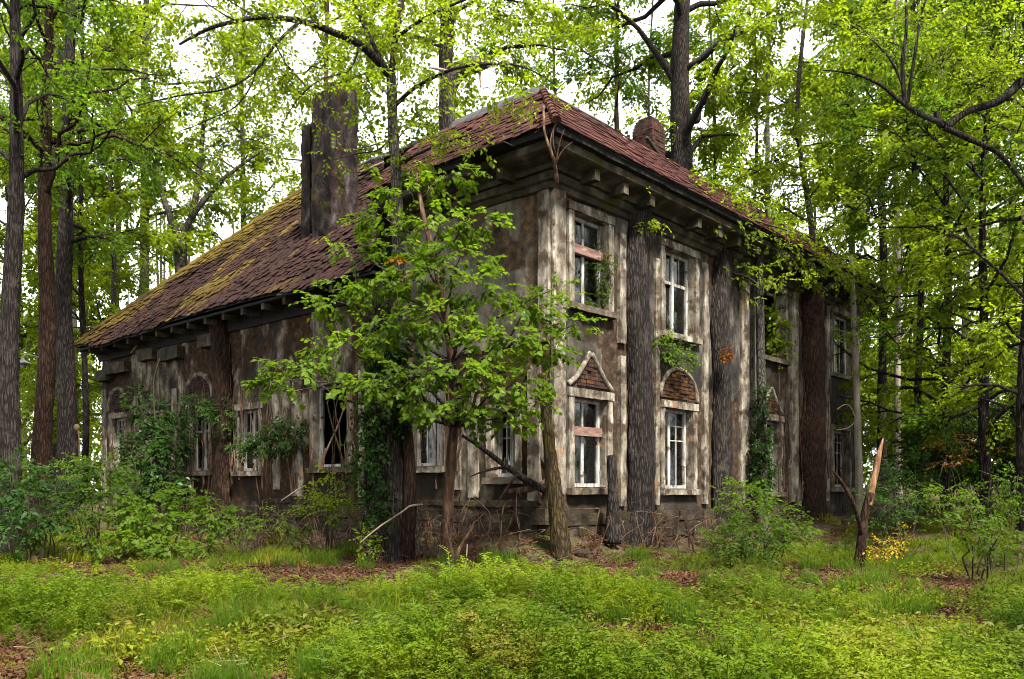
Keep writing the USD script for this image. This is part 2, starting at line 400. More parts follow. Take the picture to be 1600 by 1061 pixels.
M['tile'] = tile_mat('red_clay_tile', [(0.0, (0.012, 0.004, 0.003)), (0.5, (0.048, 0.0175, 0.0135)), (1.0, (0.105, 0.046, 0.037))], (0.02, 0.014, 0.009), 0.60, 0.72)
M['shingle'] = tile_mat('brown_shingle', [(0.0, (0.005, 0.0028, 0.0024)), (0.5, (0.020, 0.0085, 0.0068)), (1.0, (0.055, 0.028, 0.023))], (0.034, 0.020, 0.004), 0.54, 0.68)
M['shingle_moss'] = tile_mat('mossy_shingle', [(0.0, (0.012, 0.008, 0.003)), (0.5, (0.040, 0.024, 0.006)), (1.0, (0.075, 0.050, 0.014))], (0.062, 0.044, 0.006), 0.42, 0.60)

# walls: plaster over brick, driven by what is left of the plaster
def wall_mat(name, plaster, brick):
    plaster, brick = ([(a, tuple(0.8 * TONE * c for c in col)) for a, col in x] for x in (plaster, brick))
    nodes = {
        'g': ('geometry', {}),
        'chip': ('attribute', dict(attribute='chip')),
        'mp': ('mapping', dict(scale=(1, 1, 0.55))),
        'n': ('noise_texture', dict(scale=1.5, detail=7.0, roughness=0.68)),
        'r': ('rgb_ramp', dict(ramp=plaster)),
        'n2': ('noise_texture', dict(scale=6.0, detail=5.0, roughness=0.7)),
        'r2': ('rgb_ramp', dict(ramp=brick)),
        'm': ('mix', {}),
        'n3': ('noise_texture', dict(scale=0.9, detail=6.0, roughness=0.7)),
        'f3': ('map_range', dict(from_min=0.56, from_max=0.68, clamp=True)),
        'm3': ('mix', dict(color2=(0.012, 0.010, 0.008))),
        'st': ('attribute', dict(attribute='stain')),
        'm5': ('mix', dict(color2=(0.010, 0.008, 0.006))),
        'sx': ('separate_xyz', {}),
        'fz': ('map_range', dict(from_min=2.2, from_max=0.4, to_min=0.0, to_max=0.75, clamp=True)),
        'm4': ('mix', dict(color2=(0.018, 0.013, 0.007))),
        'nb': ('noise_texture', dict(scale=18.0, detail=6.0, roughness=0.75)),
        'b': ('bump', dict(strength=0.9, distance=0.03)),
        'p': ('principled_bsdf', dict(roughness=0.9, specular_ior_level=0.1)),
    }
    links = [('g.position', 'mp.vector'), ('mp.vector', 'n.vector'), ('n.fac', 'r.fac'), ('g.position', 'n2.vector'), ('n2.fac', 'r2.fac'), ('chip.fac', 'm.fac'), ('r.color', 'm.color1'), ('r2.color', 'm.color2'),
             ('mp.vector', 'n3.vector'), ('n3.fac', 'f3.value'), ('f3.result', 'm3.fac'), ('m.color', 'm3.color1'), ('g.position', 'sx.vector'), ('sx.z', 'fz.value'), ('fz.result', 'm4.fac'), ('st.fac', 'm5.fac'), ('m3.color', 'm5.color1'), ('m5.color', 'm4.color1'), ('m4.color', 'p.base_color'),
             ('g.position', 'nb.vector'), ('nb.fac', 'b.height'), ('b.normal', 'p.normal')]
    return material(name, nodes, links, 'p.BSDF')


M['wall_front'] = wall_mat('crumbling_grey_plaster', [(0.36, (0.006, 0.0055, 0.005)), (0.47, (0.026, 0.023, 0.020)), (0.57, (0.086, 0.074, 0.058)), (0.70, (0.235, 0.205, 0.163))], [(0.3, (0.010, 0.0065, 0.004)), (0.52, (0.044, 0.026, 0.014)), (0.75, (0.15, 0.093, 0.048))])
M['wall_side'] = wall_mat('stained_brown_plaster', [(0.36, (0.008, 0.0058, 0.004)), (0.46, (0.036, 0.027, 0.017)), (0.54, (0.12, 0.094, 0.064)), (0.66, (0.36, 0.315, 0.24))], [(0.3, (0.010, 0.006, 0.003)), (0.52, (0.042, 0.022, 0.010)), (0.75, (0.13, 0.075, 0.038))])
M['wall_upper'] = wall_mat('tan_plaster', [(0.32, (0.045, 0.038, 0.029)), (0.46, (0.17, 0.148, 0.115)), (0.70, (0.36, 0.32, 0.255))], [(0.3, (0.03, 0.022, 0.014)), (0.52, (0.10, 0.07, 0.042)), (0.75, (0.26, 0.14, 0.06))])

M['glass'] = material('window_glass', {
    'f': ('fresnel', dict(IOR=1.6)),
    't': ('transparent_bsdf', dict(color=(0.80, 0.84, 0.82))),
    'g': ('geometry', {}),
    'n': ('noise_texture', dict(scale=2.5, detail=2.0)),
    'b': ('bump', dict(strength=0.25, distance=0.02)),
    's': ('glossy_bsdf', dict(color=(0.9, 0.9, 0.9), roughness=0.06)),
    'x': ('mix_closure', {}),
}, [('g.position', 'n.vector'), ('n.fac', 'b.height'), ('b.normal', 's.normal'), ('f.fac', 'x.fac'), ('t.BSDF', 'x.closure1'), ('s.BSDF', 'x.closure2')], 'x.closure')

G_BRIGHT = [(0.0, (0.040, 0.062, 0.004)), (0.5, (0.092, 0.125, 0.006)), (1.0, (0.17, 0.19, 0.010))]
G_MID = [(0.0, (0.018, 0.036, 0.004)), (0.5, (0.046, 0.080, 0.006)), (1.0, (0.11, 0.145, 0.010))]
G_DEEP = [(0.0, (0.008, 0.021, 0.005)), (0.5, (0.022, 0.050, 0.008)), (1.0, (0.066, 0.105, 0.014))]
M['leaf_bright'] = leaf_mat('leaf_yellow_green', G_BRIGHT, (2.3, 2.3, 1.0), 0.55)
M['leaf_mid'] = leaf_mat('leaf_mid_green', G_MID, (2.3, 2.4, 1.0), 0.5)
M['leaf_deep'] = leaf_mat('leaf_deep_green', G_DEEP, (2.2, 2.4, 1.0), 0.42)
M['leaf_maple'] = leaf_mat('leaf_maple', [(0.0, (0.016, 0.034, 0.003)), (0.5, (0.060, 0.098, 0.006)), (1.0, (0.15, 0.18, 0.012))], (2.3, 2.3, 0.9), 0.45, rough=0.40, big=0.8)
M['leaf_ivy'] = leaf_mat('leaf_ivy', [(0.0, (0.005, 0.014, 0.003)), (0.5, (0.016, 0.038, 0.006)), (1.0, (0.065, 0.09, 0.010))], (2.0, 2.2, 0.9), 0.35, rough=0.36, big=0.9)
M['leaf_autumn'] = leaf_mat('leaf_orange', [(0.0, (0.06, 0.018, 0.004)), (0.5, (0.14, 0.045, 0.006)), (1.0, (0.22, 0.10, 0.012))], (1.6, 1.3, 0.8), 0.4)
M['leaf_yellow'] = leaf_mat('leaf_yellow', [(0.0, (0.12, 0.085, 0.005)), (0.5, (0.22, 0.16, 0.010)), (1.0, (0.34, 0.27, 0.03))], (1.6, 1.5, 0.8), 0.4)
M['grass'] = leaf_mat('grass_blade', [(0.0, (0.022, 0.032, 0.003)), (0.4, (0.080, 0.096, 0.005)), (0.75, (0.165, 0.165, 0.009)), (0.9, (0.24, 0.20, 0.03)), (1.0, (0.32, 0.23, 0.08))], (1.9, 1.9, 0.9), 0.42, big=0.5, dead=(0.12, 0.085, 0.02))
M['cover'] = leaf_mat('ground_leaf', [(0.0, (0.016, 0.028, 0.003)), (0.4, (0.075, 0.096, 0.005)), (0.8, (0.17, 0.172, 0.010)), (0.92, (0.24, 0.20, 0.03)), (1.0, (0.26, 0.13, 0.05))], (1.9, 1.9, 0.9), 0.4, big=0.45, dead=(0.095, 0.062, 0.016))

M['fern'] = leaf_mat('feathery_leaf', [(0.0, (0.016, 0.034, 0.003)), (0.35, (0.060, 0.094, 0.005)), (0.8, (0.150, 0.178, 0.010)), (1.0, (0.26, 0.23, 0.03))], (2.0, 2.0, 0.9), 0.45, big=0.55, dead=(0.10, 0.085, 0.014))
M['ground'] = ramp_mat('forest_floor', [(0.3, (0.016, 0.010, 0.006)), (0.5, (0.045, 0.027, 0.015)), (0.72, (0.10, 0.06, 0.036))], 4.0, bump=0.9, bscale=18, bdist=0.05,
                       second=[((0.03, 0.036, 0.004), 0.9, 0.46, 0.6)])

# ------------------------------------------------------------------ ground
def ground_grid():
    xs = np.unique(np.concatenate([np.linspace(-260, -34, 24), np.linspace(-34, 34, 171), np.linspace(34, 260, 24)]))
    ys = np.unique(np.concatenate([np.linspace(-60, 2, 12), np.linspace(2, 42, 120), np.linspace(42, 340, 30)]))
    X, Y = np.meshgrid(xs, ys)
    Z = gz(X, Y)
    V = np.stack([X, Y, Z], -1).reshape(-1, 3)
    n, m = len(ys), len(xs)
    i, j = np.meshgrid(np.arange(n - 1), np.arange(m - 1), indexing='ij')
    q = i * m + j
    F = np.concatenate([np.stack([q, q + 1, q + m + 1], -1).reshape(-1, 3), np.stack([q, q + m + 1, q + m], -1).reshape(-1, 3)])
    return V, F


obj('ground', ground_grid(), M['ground'], smooth=True, label='brown forest floor of soil and old leaves under the grass', cat='ground', kind='structure')

# ------------------------------------------------------------------ the house: local x runs along the front (right) wall, local y along the side (left) wall
CX, CY = 0.85, 19.0
UD, VD = np.array([0.664, 0.747]) / np.hypot(0.664, 0.747), np.array([-0.747, 0.664]) / np.hypot(0.664, 0.747)


def HW(u, v, z):
    """House coordinates to the world."""
    return np.array([CX + UD[0] * u + VD[0] * v, CY + UD[1] * u + VD[1] * v, z])


house = thing('derelict_house', 'abandoned two storey house with crumbling plaster, red tiled corner roof and long mossy hipped wing', 'house', (CX, CY, 0), math.degrees(math.atan2(0.747, 0.664)))
FL, SL, WING = 19.0, 5.2, 23.2          # front length, length of the tall side, end of the wing
EAVE, WEAVE = 9.18, 7.35
rngH = np.random.default_rng(41)

# windows of the front wall: (u0, u1, z0, z1, style); of the side wall: (v0, v1, z0, z1, style)
FRONT = [(0.80, 2.12, 1.66, 3.74, 'transom'), (4.72, 6.20, 1.63, 3.77, 'tall'), (10.50, 11.80, 1.55, 3.80, 'broken'), (16.4, 17.9, 1.7, 3.8, 'tall'),
         (0.80, 2.16, 5.90, 8.00, 'transom'), (4.74, 6.30, 5.80, 8.02, 'cross'), (10.55, 12.2, 5.85, 8.0, 'empty'), (16.3, 18.2, 5.9, 8.1, 'tall')]
SIDE = [(1.0, 1.75, 1.9, 3.4, 'tall'), (3.5, 4.6, 2.2, 4.5, 'tall'), (7.25, 8.85, 2.25, 4.6, 'empty'), (11.75, 12.95, 2.2, 4.15, 'cross'), (14.8, 16.1, 2.25, 4.4, 'cross'), (18.2, 19.3, 2.4, 4.4, 'cross'), (21.2, 22.3, 2.5, 4.4, 'tall')]


def wall_sheet(s0, s1, z0, z1, holes, seed, cell=0.06, keep=0.54, deep=0.035):
    """Plaster with broken edges over a rougher back wall: returns s, depth, z of each vertex, the faces, and how much plaster is gone."""
    s = np.unique(np.round(np.concatenate([np.linspace(s0, s1, int((s1 - s0) / cell)), [h for o in holes for h in o[:2] if s0 <= h <= s1]]), 4))
    z = np.unique(np.round(np.concatenate([np.linspace(z0, z1, int((z1 - z0) / cell)), [h for o in holes for h in o[2:4] if z0 <= h <= z1]]), 4))
    S, Z = np.meshgrid(s, z)
    p = np.stack([S, Z, 0 * S], -1)
    a = fbm(p * np.array([0.75, 0.5, 1]), seed, 6)
    low = sstep(Z, 3.2, 0.6) * 0.10
    gone = sstep(a + low, keep, keep + 0.035)
    d = deep * (1 - gone) + (fbm(p * 5, seed + 3, 4) - 0.5) * (0.02 + 0.05 * gone)
    nearhole = np.zeros_like(S, bool)
    for o in holes:
        nearhole |= (S > o[0] - 0.02) & (S < o[1] + 0.02) & (Z > o[2] - 0.02) & (Z < o[3] + 0.02)
    d = np.where(nearhole, np.minimum(d, 0.02), d)
    n, m = S.shape
    i, j = np.meshgrid(np.arange(n - 1), np.arange(m - 1), indexing='ij')
    cs, cz = (s[:-1] + s[1:])[j] / 2, (z[:-1] + z[1:])[i] / 2
    ok = np.ones_like(cs, bool)
    for o in holes:
        ok &= ~((cs > o[0]) & (cs < o[1]) & (cz > o[2]) & (cz < o[3]))
    q = (i * m + j)[ok]
    F = np.concatenate([np.stack([q, q + 1, q + m + 1], -1), np.stack([q, q + m + 1, q + m], -1)])
    # dirty water has run down below every sill and down the wall in streaks
    streak = fbm(np.stack([S * 4.5, Z * 0.16, 0 * S], -1), seed + 40, 4)
    stain = sstep(streak, 0.58, 0.72) * 0.4
    for o in holes:
        f = sstep(S, o[0] - 0.25, o[0] + 0.05) * sstep(S, o[1] + 0.25, o[1] - 0.05) * sstep(Z, o[2] - 2.2, o[2] - 0.3) * (Z < o[2])
        stain = np.maximum(stain, f * sstep(streak, 0.36, 0.56) * 0.9)
    return S.ravel(), d.ravel(), Z.ravel(), F, gone.ravel(), stain.ravel()


def add_wall(axis, s0, s1, z0, z1, holes, mat, seed, **kw):
    s, d, z, F, gone, stain = wall_sheet(s0, s1, z0, z1, holes, seed, **kw)
    V = np.stack([s, -d, z], -1) if axis == 'front' else np.stack([-d, s, z], -1)
    if axis == 'side':
        F = F[:, ::-1]
    m = usdkit.mesh(stage, numbered('/World/derelict_house/wall'), (V, F), mat, smooth=True)
    UsdGeom.PrimvarsAPI(m).CreatePrimvar('chip', Sdf.ValueTypeNames.FloatArray, 'vertex').Set(Vt.FloatArray.FromNumpy(gone.astype(np.float32)))
    UsdGeom.PrimvarsAPI(m).CreatePrimvar('stain', Sdf.ValueTypeNames.FloatArray, 'vertex').Set(Vt.FloatArray.FromNumpy(stain.astype(np.float32)))
    return m


h_front = [(w[0], w[1], w[2], w[3]) for w in FRONT]
h_side = [(w[0], w[1], w[2], w[3]) for w in SIDE]
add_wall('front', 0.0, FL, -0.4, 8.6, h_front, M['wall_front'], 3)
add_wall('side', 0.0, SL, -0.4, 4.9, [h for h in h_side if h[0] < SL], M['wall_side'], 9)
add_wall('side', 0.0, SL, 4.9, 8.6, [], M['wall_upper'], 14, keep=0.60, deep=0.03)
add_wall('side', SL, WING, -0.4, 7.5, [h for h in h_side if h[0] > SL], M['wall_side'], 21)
# the unseen back of the house closes the dark rooms
obj('wall', cat_mesh([box((FL - 0.4, 0.06, -0.4), (FL, 9.0, 8.6)), box((12.0, 8.6, -0.4), (FL - 0.42, 9.0, 8.6)), box((11.0, 9.02, -0.4), (11.4, WING, 7.5)), box((0.06, WING - 0.3, -0.4), (10.98, WING, 7.5))]), M['interior'], house, label='plain rear wall of the house')
obj('floor', cat_mesh([box((0.4, 0.4, 0.9), (FL - 0.42, 8.58, 1.0)), box((0.4, 0.4, 4.9), (FL - 0.42, 8.58, 5.1)), box((0.4, 8.6, 0.9), (10.98, WING - 0.32, 1.0)), box((0.4, 8.6, 5.0), (10.98, WING - 0.32, 5.2))]), M['interior'], house)
obj('partition', cat_mesh([box((0.5, 3.4, 1.02), (FL - 0.45, 3.5, 4.88)), box((0.5, 3.4, 5.12), (FL - 0.45, 3.5, 8.6)), box((3.6, 0.5, 1.02), (3.7, 3.38, 4.88)), box((3.6, 0.5, 5.12), (3.7, 3.38, 8.6)), box((3.4, 5.6, 1.02), (3.5, WING - 0.4, 4.98))]), M['interior'], house)


def to_house(axis, V):
    """(along, outward, up) to house coordinates."""
    V = np.asarray(V, float)
    return np.stack([V[:, 0], -V[:, 1], V[:, 2]], -1) if axis == 'front' else np.stack([-V[:, 1], V[:, 0], V[:, 2]], -1)


def flip(axis, mesh):
    V, F = mesh
    Vh = to_house(axis, V)
    return Vh, (F[:, ::-1] if axis == 'front' else F)


def rb(axis, s0, s1, o0, o1, z0, z1, amp=0.008, cell=0.14, seed=0, freq=5.0):
    return flip(axis, rough_box((s0, o0, z0), (s1, o1, z1), amp, cell, seed, freq))


def curtain(axis, s0, s1, z0, z1, o, seed):
    n = 26
    s = np.linspace(s0, s1, n)
    zz = np.linspace(z0, z1, 8)
    S, Z = np.meshgrid(s, zz)
    O = o + 0.035 * np.sin(S * 46 + seed + 0.4 * np.sin(Z * 3)) + 0.02 * np.sin(S * 17 + Z)
    V = np.stack([S, O, Z], -1).reshape(-1, 3)
    i, j = np.meshgrid(np.arange(7), np.arange(n - 1), indexing='ij')
    q = i * n + j
    F = np.concatenate([np.stack([q, q + 1, q + n + 1], -1).reshape(-1, 3), np.stack([q, q + n + 1, q + n], -1).reshape(-1, 3)])
    return flip(axis, (V, F))


def window(axis, w, k):
    s0, s1, z0, z1, style = w
    rv = 0.26                                            # depth of the reveal
    fr = 0.085
    wood = M['white_wood']
    # the part itself is the outer frame; everything set in it is a sub-part
    items = [rb(axis, s0, s0 + fr, -rv, -rv + 0.09, z0, z1, 0.006, seed=k), rb(axis, s1 - fr, s1, -rv, -rv + 0.09, z0, z1, 0.006, seed=k + 1),
             rb(axis, s0 + fr, s1 - fr, -rv, -rv + 0.088, z1 - fr, z1, 0.006, seed=k + 2), rb(axis, s0 + fr, s1 - fr, -rv, -rv + 0.088, z0, z0 + fr, 0.006, seed=k + 3)]
    win = obj('window', cat_mesh(items), wood, house, smooth=40)
    rev = [rb(axis, s0 - 0.03, s0 + 0.012, -rv - 0.1, 0.0, z0, z1, 0.006, seed=k + 4), rb(axis, s1 - 0.012, s1 + 0.03, -rv - 0.1, 0.0, z0, z1, 0.006, seed=k + 5),
           rb(axis, s0, s1, -rv - 0.1, 0.0, z1 - 0.012, z1 + 0.03, 0.006, seed=k + 6)]
    obj('reveal', cat_mesh(rev), M['cream'], win, smooth=40)
    a0, a1, b0, b1 = s0 + fr, s1 - fr, z0 + fr, z1 - fr
    mid = (a0 + a1) / 2
    tz = b0 + (b1 - b0) * 0.64
    o0, o1 = -rv + 0.005, -rv + 0.06
    pane_no = []

    def pane(p0, p1, q0, q1):
        pane_no.append(1)
        if (k // 13 * 5 + len(pane_no) * 3) % 7 == 0:           # only a jagged piece is left in the rebate
            rp = np.random.default_rng(k + len(pane_no))
            n_ = 7
            xs, hs_ = np.linspace(p0, p1, n_), (q1 - q0) * rp.uniform(0.08, 0.5, n_)
            V = np.array([(x, -rv + 0.028 + dd, z) for dd in (0, 0.006) for x, h in zip(xs, hs_) for z in (q0, q0 + h)])
            F = []
            for i in range(n_ - 1):
                a_, b_ = 2 * i, 2 * i + 2
                F += [[a_, b_, b_ + 1], [a_, b_ + 1, a_ + 1]]
                c_, d_ = a_ + 2 * n_, b_ + 2 * n_
                F += [[c_, d_ + 1, d_], [c_, c_ + 1, d_ + 1]]
            obj('broken_pane', flip(axis, (V, np.array(F))), M['glass'], win)
            return
        obj('pane', flip(axis, box((p0, -rv + 0.028, q0), (p1, -rv + 0.034, q1))), M['glass'], win)

    if style == 'transom':
        obj('transom', rb(axis, s0 + 0.02, s1 - 0.02, -rv + 0.02, -rv + 0.17, tz - 0.10, tz + 0.11, 0.01, seed=k), M['brown_wood'], win, smooth=40)
        obj('mullion', rb(axis, mid - 0.045, mid + 0.045, o0, o1, b0, tz - 0.1, 0.005, seed=k + 7), wood, win, smooth=40)
        obj('mullion', rb(axis, mid - 0.03, mid + 0.03, o0, o1, tz + 0.11, b1, 0.005, seed=k + 8), wood, win, smooth=40)
        pane(a0, mid - 0.045, b0, tz - 0.1), pane(mid + 0.045, a1, b0, tz - 0.1), pane(a0, mid - 0.03, tz + 0.11, b1), pane(mid + 0.03, a1, tz + 0.11, b1)
        obj('curtain', curtain(axis, a0, a0 + 0.22, b0, b1, -rv - 0.16, k), M['curtain'], win, smooth=True)
        obj('curtain', curtain(axis, mid + 0.05, mid + 0.22, b0, tz, -rv - 0.2, k + 2), M['curtain'], win, smooth=True)
    elif style == 'tall':
        c = a0 + (a1 - a0) * 0.42
        obj('mullion', rb(axis, c - 0.055, c + 0.055, o0, o1, b0, b1, 0.005, seed=k + 7), wood, win, smooth=40)
        c2 = c + (a1 - c) * 0.5
        obj('glazing_bar', rb(axis, c2 - 0.014, c2 + 0.014, o0, o1 - 0.01, b0, b1, 0.003, seed=k), wood, win, smooth=40)
        for zb in (0.62, 0.82):
            zq = b0 + (b1 - b0) * zb
            obj('glazing_bar', cat_mesh([rb(axis, c + 0.055, c2 - 0.014, o0, o1 - 0.012, zq - 0.014, zq + 0.014, 0.003, seed=k), rb(axis, c2 + 0.014, a1, o0, o1 - 0.012, zq - 0.014, zq + 0.014, 0.003, seed=k)]), wood, win, smooth=40)
        pane(a0, c - 0.055, b0, b1), pane(c + 0.055, a1, b0, b1)
        obj('curtain', curtain(axis, a0, c - 0.1, b0, b0 + (b1 - b0) * 0.8, -rv - 0.22, k), M['curtain'], win, smooth=True)
    elif style == 'cross':
        obj('mullion', rb(axis, mid - 0.055, mid + 0.055, o0, o1 + 0.015, b0, b1, 0.005, seed=k + 7), wood, win, smooth=40)
        for (p0, p1) in ((a0, mid - 0.055), (mid + 0.055, a1)):
            obj('glazing_bar', rb(axis, p0, p1, o0, o1, tz - 0.04, tz + 0.04, 0.005, seed=k + 9), wood, win, smooth=40)
            c = (p0 + p1) / 2
            obj('glazing_bar', rb(axis, c - 0.012, c + 0.012, o0, o1 - 0.015, tz + 0.04, b1, 0.003, seed=k + 9), wood, win, smooth=40)
            pane(p0, p1, b0, tz - 0.04), pane(p0, p1, tz + 0.04, b1)
        obj('curtain', curtain(axis, mid + 0.08, a1, b0, tz, -rv - 0.25, k), M['curtain'], win, smooth=True)
    elif style == 'broken':
        obj('mullion', rb(axis, mid + 0.12, mid + 0.22, o0, o1, b0, b1 - 0.2, 0.006, seed=k + 7), M['brown_wood'], win, smooth=40)
        obj('board', rb(axis, a0, a0 + 0.32, o0, o1 + 0.02, b0, b1, 0.006, seed=k + 7), wood, win, smooth=40)
        pane(a0 + 0.32, mid + 0.12, b0, b0 + 0.9)
    return win


def surround(axis, w, k, head=0.2, proud=0.075, jw=0.2):
    """Cream jambs, lintel and a worn sill round an opening: each its own part."""
    s0, s1, z0, z1, _ = w
    for (p0, p1) in ((s0 - jw, s0 - 0.005), (s1 + 0.005, s1 + jw)):
        obj('jamb', rb(axis, p0, p1, -0.02, proud, z0 - 0.02, z1, 0.022, 0.09, seed=k, freq=3.4), M['cream'], house, smooth=40)
        k += 1
    obj('lintel', rb(axis, s0 - jw - 0.04, s1 + jw + 0.04, -0.02, proud + 0.02, z1 + 0.004, z1 + head, 0.018, 0.1, seed=k + 3, freq=3.4), M['cream'], house, smooth=40)
    obj('sill', rb(axis, s0 - jw - 0.03, s1 + jw + 0.03, -0.05, proud + 0.10, z0 - 0.17, z0 - 0.025, 0.022, 0.09, seed=k + 5, freq=4), M['cream' if k % 2 else 'ledge'], house, smooth=40)


def arch_band(axis, c, w, z, h, kind, k, wide=0.14):
    """A moulding over a window: a peaked or rounded hood."""
    if kind == 'round':
        t = np.linspace(0, math.pi, 22)
        path = np.stack([c - np.cos(t) * w, z + np.sin(t) * h], -1)
    else:
        t = np.linspace(-1, 1, 22)
        path = np.stack([c + t * w, z + h * (1 - np.abs(t)) ** 0.9 * (0.75 + 0.25 * np.cos(t * 3.1))], -1)
    pts = np.stack([path[:, 0], np.full(len(path), 0.05), path[:, 1]], -1)
    V, F = tube(pts, wide / 2, 8, amp=0.25, seed=k, freq=4)
    V[:, 1] = 0.05 + (V[:, 1] - 0.05) * 0.9
    obj('hood_mould', flip(axis, (V, F)), M['cream'], house, smooth=True)
    return path


def tympanum(axis, path, z, k, mats):
    """Rough bricks showing inside the hood, one part each."""
    from shapely.geometry import Polygon, box as sbox
    poly = Polygon([(path[0, 0], z), *map(tuple, path), (path[-1, 0], z)]).buffer(-0.05)
    r = np.random.default_rng(k)
    x0, y0, x1, y1 = poly.bounds
    row, zz = 0, z + 0.02
    while zz < y1:
        x = x0 - (0.13 if row % 2 else 0)
        while x < x1:
            wd = r.uniform(0.22, 0.30)
            cell = sbox(x, zz, x + wd - 0.018, zz + 0.082).intersection(poly)
            if not cell.is_empty and cell.area > 0.006:
                a, b, c_, d = cell.bounds
                m = rb(axis, a, c_, -0.04, r.uniform(0.035, 0.085), b, d, 0.008, 0.12, seed=int(r.integers(1000)), freq=9)
                obj('brick', m, M[mats[int(r.integers(len(mats)))]], house)
            x += wd
        zz += 0.1
        row += 1


for k, w in enumerate(FRONT):
    window('front', w, 100 + k * 13)
    surround('front', w, 300 + k * 17)
for k, w in enumerate(SIDE):
    window('side', w, 500 + k * 13)
    surround('side', w, 700 + k * 17, jw=0.17, proud=0.06)
for k, (i, kind, mats) in enumerate([(0, 'peak', ['brick', 'brick', 'brick_orange']), (1, 'round', ['brick_orange', 'brick', 'brick_orange']), (2, 'peak', ['brick', 'brick_orange'])]):
    w = FRONT[i]
    c, hw = (w[0] + w[1]) / 2, (w[1] - w[0]) / 2 + 0.22
    path = arch_band('front', c, hw, w[3] + 0.26, 0.82, kind, 40 + k)
    tympanum('front', path, w[3] + 0.22, 60 + k, mats)
for k, i in enumerate([4, 6]):
    w = SIDE[i]
    c, hw = (w[0] + w[1]) / 2, (w[1] - w[0]) / 2 + 0.3
    path = arch_band('side', c, hw, w[3] + 0.3, 0.85, 'round', 50 + k, wide=0.18)
    tympanum('side', path, w[3] + 0.24, 80 + k, ['brick'])

# pilaster strips and the pale corner of the house
for k, (s, wd, z0, z1) in enumerate([(0.02, 0.42, 1.5, 8.3), (2.62, 0.24, 1.2, 4.9), (2.60, 0.26, 5.2, 7.9), (4.22, 0.2, 1.2, 7.6), (6.75, 0.24, 1.2, 8.0), (9.0, 0.5, 1.2, 8.0), (9.75, 0.3, 1.2, 8.2), (12.6, 0.55, 1.2, 8.2), (15.6, 0.3, 1.2, 8.2), (18.55, 0.4, 0.6, 8.3)]):
    obj('pilaster', rb('front', s, s + wd, -0.02, 0.10, z0, z1, 0.03, 0.11, seed=900 + k, freq=2.2), M['cream'], house, smooth=40)
for k, (s, wd, z0, z1) in enumerate([(0.0, 0.28, 4.9, 8.3), (0.25, 0.35, 1.3, 4.4), (2.15, 0.35, 1.4, 4.6), (2.75, 0.25, 1.6, 3.9), (5.1, 0.3, 1.4, 4.6), (6.35, 0.35, 1.4, 4.9), (9.4, 0.45, 1.4, 4.9), (10.6, 0.3, 1.6, 4.5), (17.0, 0.35, 1.5, 5.2), (19.9, 0.35, 1.6, 5.2), (22.75, 0.4, 0.8, 5.6)]):
    obj('pilaster', rb('side', s, s + wd, -0.02, 0.085, z0, z1, 0.03, 0.11, seed=950 + k, freq=2.2), M['cream'], house, smooth=40)

# plinth of dark stones
def stones(axis, s0, s1, z1, seed):
    r = np.random.default_rng(seed)
    z, row = -0.3, 0
    while z < z1 - 0.05:
        h = min(r.uniform(0.28, 0.40), z1 - z)
        s = s0 + (0.0 if row % 2 else 0.25)
        while s < s1 - 0.05:
            wd = min(r.uniform(0.45, 0.95), s1 - s)
            m = rb(axis, s + 0.012, s + wd - 0.012, -0.02, r.uniform(0.10, 0.17), z + 0.008, z + h - 0.008, 0.05, 0.14, seed=int(r.integers(9999)), freq=3.5)
            obj('stone', m, M['stone'], house, smooth=50)
            s += wd
        z += h
        row += 1


stones('front', 0.0, FL, 1.05, 5)
stones('side', 0.02, 11.0, 1.35, 6)

# cornice round the tall block, mitred at the corner
def mitred(profile, o_end_front, o_end_side):
    """Sweep (outward, z) along the side wall, round the corner and along the front wall."""
    pr = np.asarray(profile, float)
    rings = []
    for s in np.linspace(o_end_side, 0.3, 24):
        rings.append(np.stack([-pr[:, 0], np.full(len(pr), s), pr[:, 1]], -1))
    rings.append(np.stack([-pr[:, 0], -pr[:, 0], pr[:, 1]], -1))
    for s in np.linspace(0.3, o_end_front, 70):
        rings.append(np.stack([np.full(len(pr), s), -pr[:, 0], pr[:, 1]], -1))
    V = np.array(rings)
    n, m = V.shape[:2]
    i, j = np.meshgrid(np.arange(n - 1), np.arange(m - 1), indexing='ij')
    q = i * m + j
    F = np.concatenate([np.stack([q, q + 1, q + m + 1], -1).reshape(-1, 3), np.stack([q, q + m + 1, q + m], -1).reshape(-1, 3)])
    V = V.reshape(-1, 3)
    d = np.stack([fbm(V * 2.2 + 17 * k, 60 + k, 4) - 0.5 for k in range(3)], -1)
    return V + d * 0.05, F


obj('cornice', mitred([(0.03, 8.28), (0.10, 8.30), (0.12, 8.42), (0.20, 8.45), (0.24, 8.56), (0.24, 8.60)], FL + 0.2, SL), M['cornice'], house, smooth=35)
obj('cornice', mitred([(0.05, 8.61), (0.30, 8.63), (0.34, 8.72), (0.50, 8.78), (0.72, 8.82), (0.78, 8.86), (0.78, 9.02), (0.05, 9.04)], FL + 0.6, SL), M['cornice'], house, smooth=35)
obj('fascia', mitred([(0.70, 9.03), (0.90, 9.05), (0.92, 9.17), (0.80, 9.20)], FL + 0.7, SL + 0.1), M['dark_wood'], house, smooth=35)
for k in range(16):
    s = 0.75 + k * 1.15
    if k not in (3, 8, 11):
        obj('bracket', rb('front', s, s + 0.2, 0.24, 0.68, 8.55, 8.79, 0.015, 0.12, seed=k, freq=5), M['cornice'], house, smooth=40)
for k in range(4):
    s = 0.8 + k * 1.15
    if k != 1:
        obj('bracket', rb('side', s, s + 0.2, 0.24, 0.68, 8.55, 8.79, 0.015, 0.12, seed=50 + k, freq=5), M['cornice'], house, smooth=40)

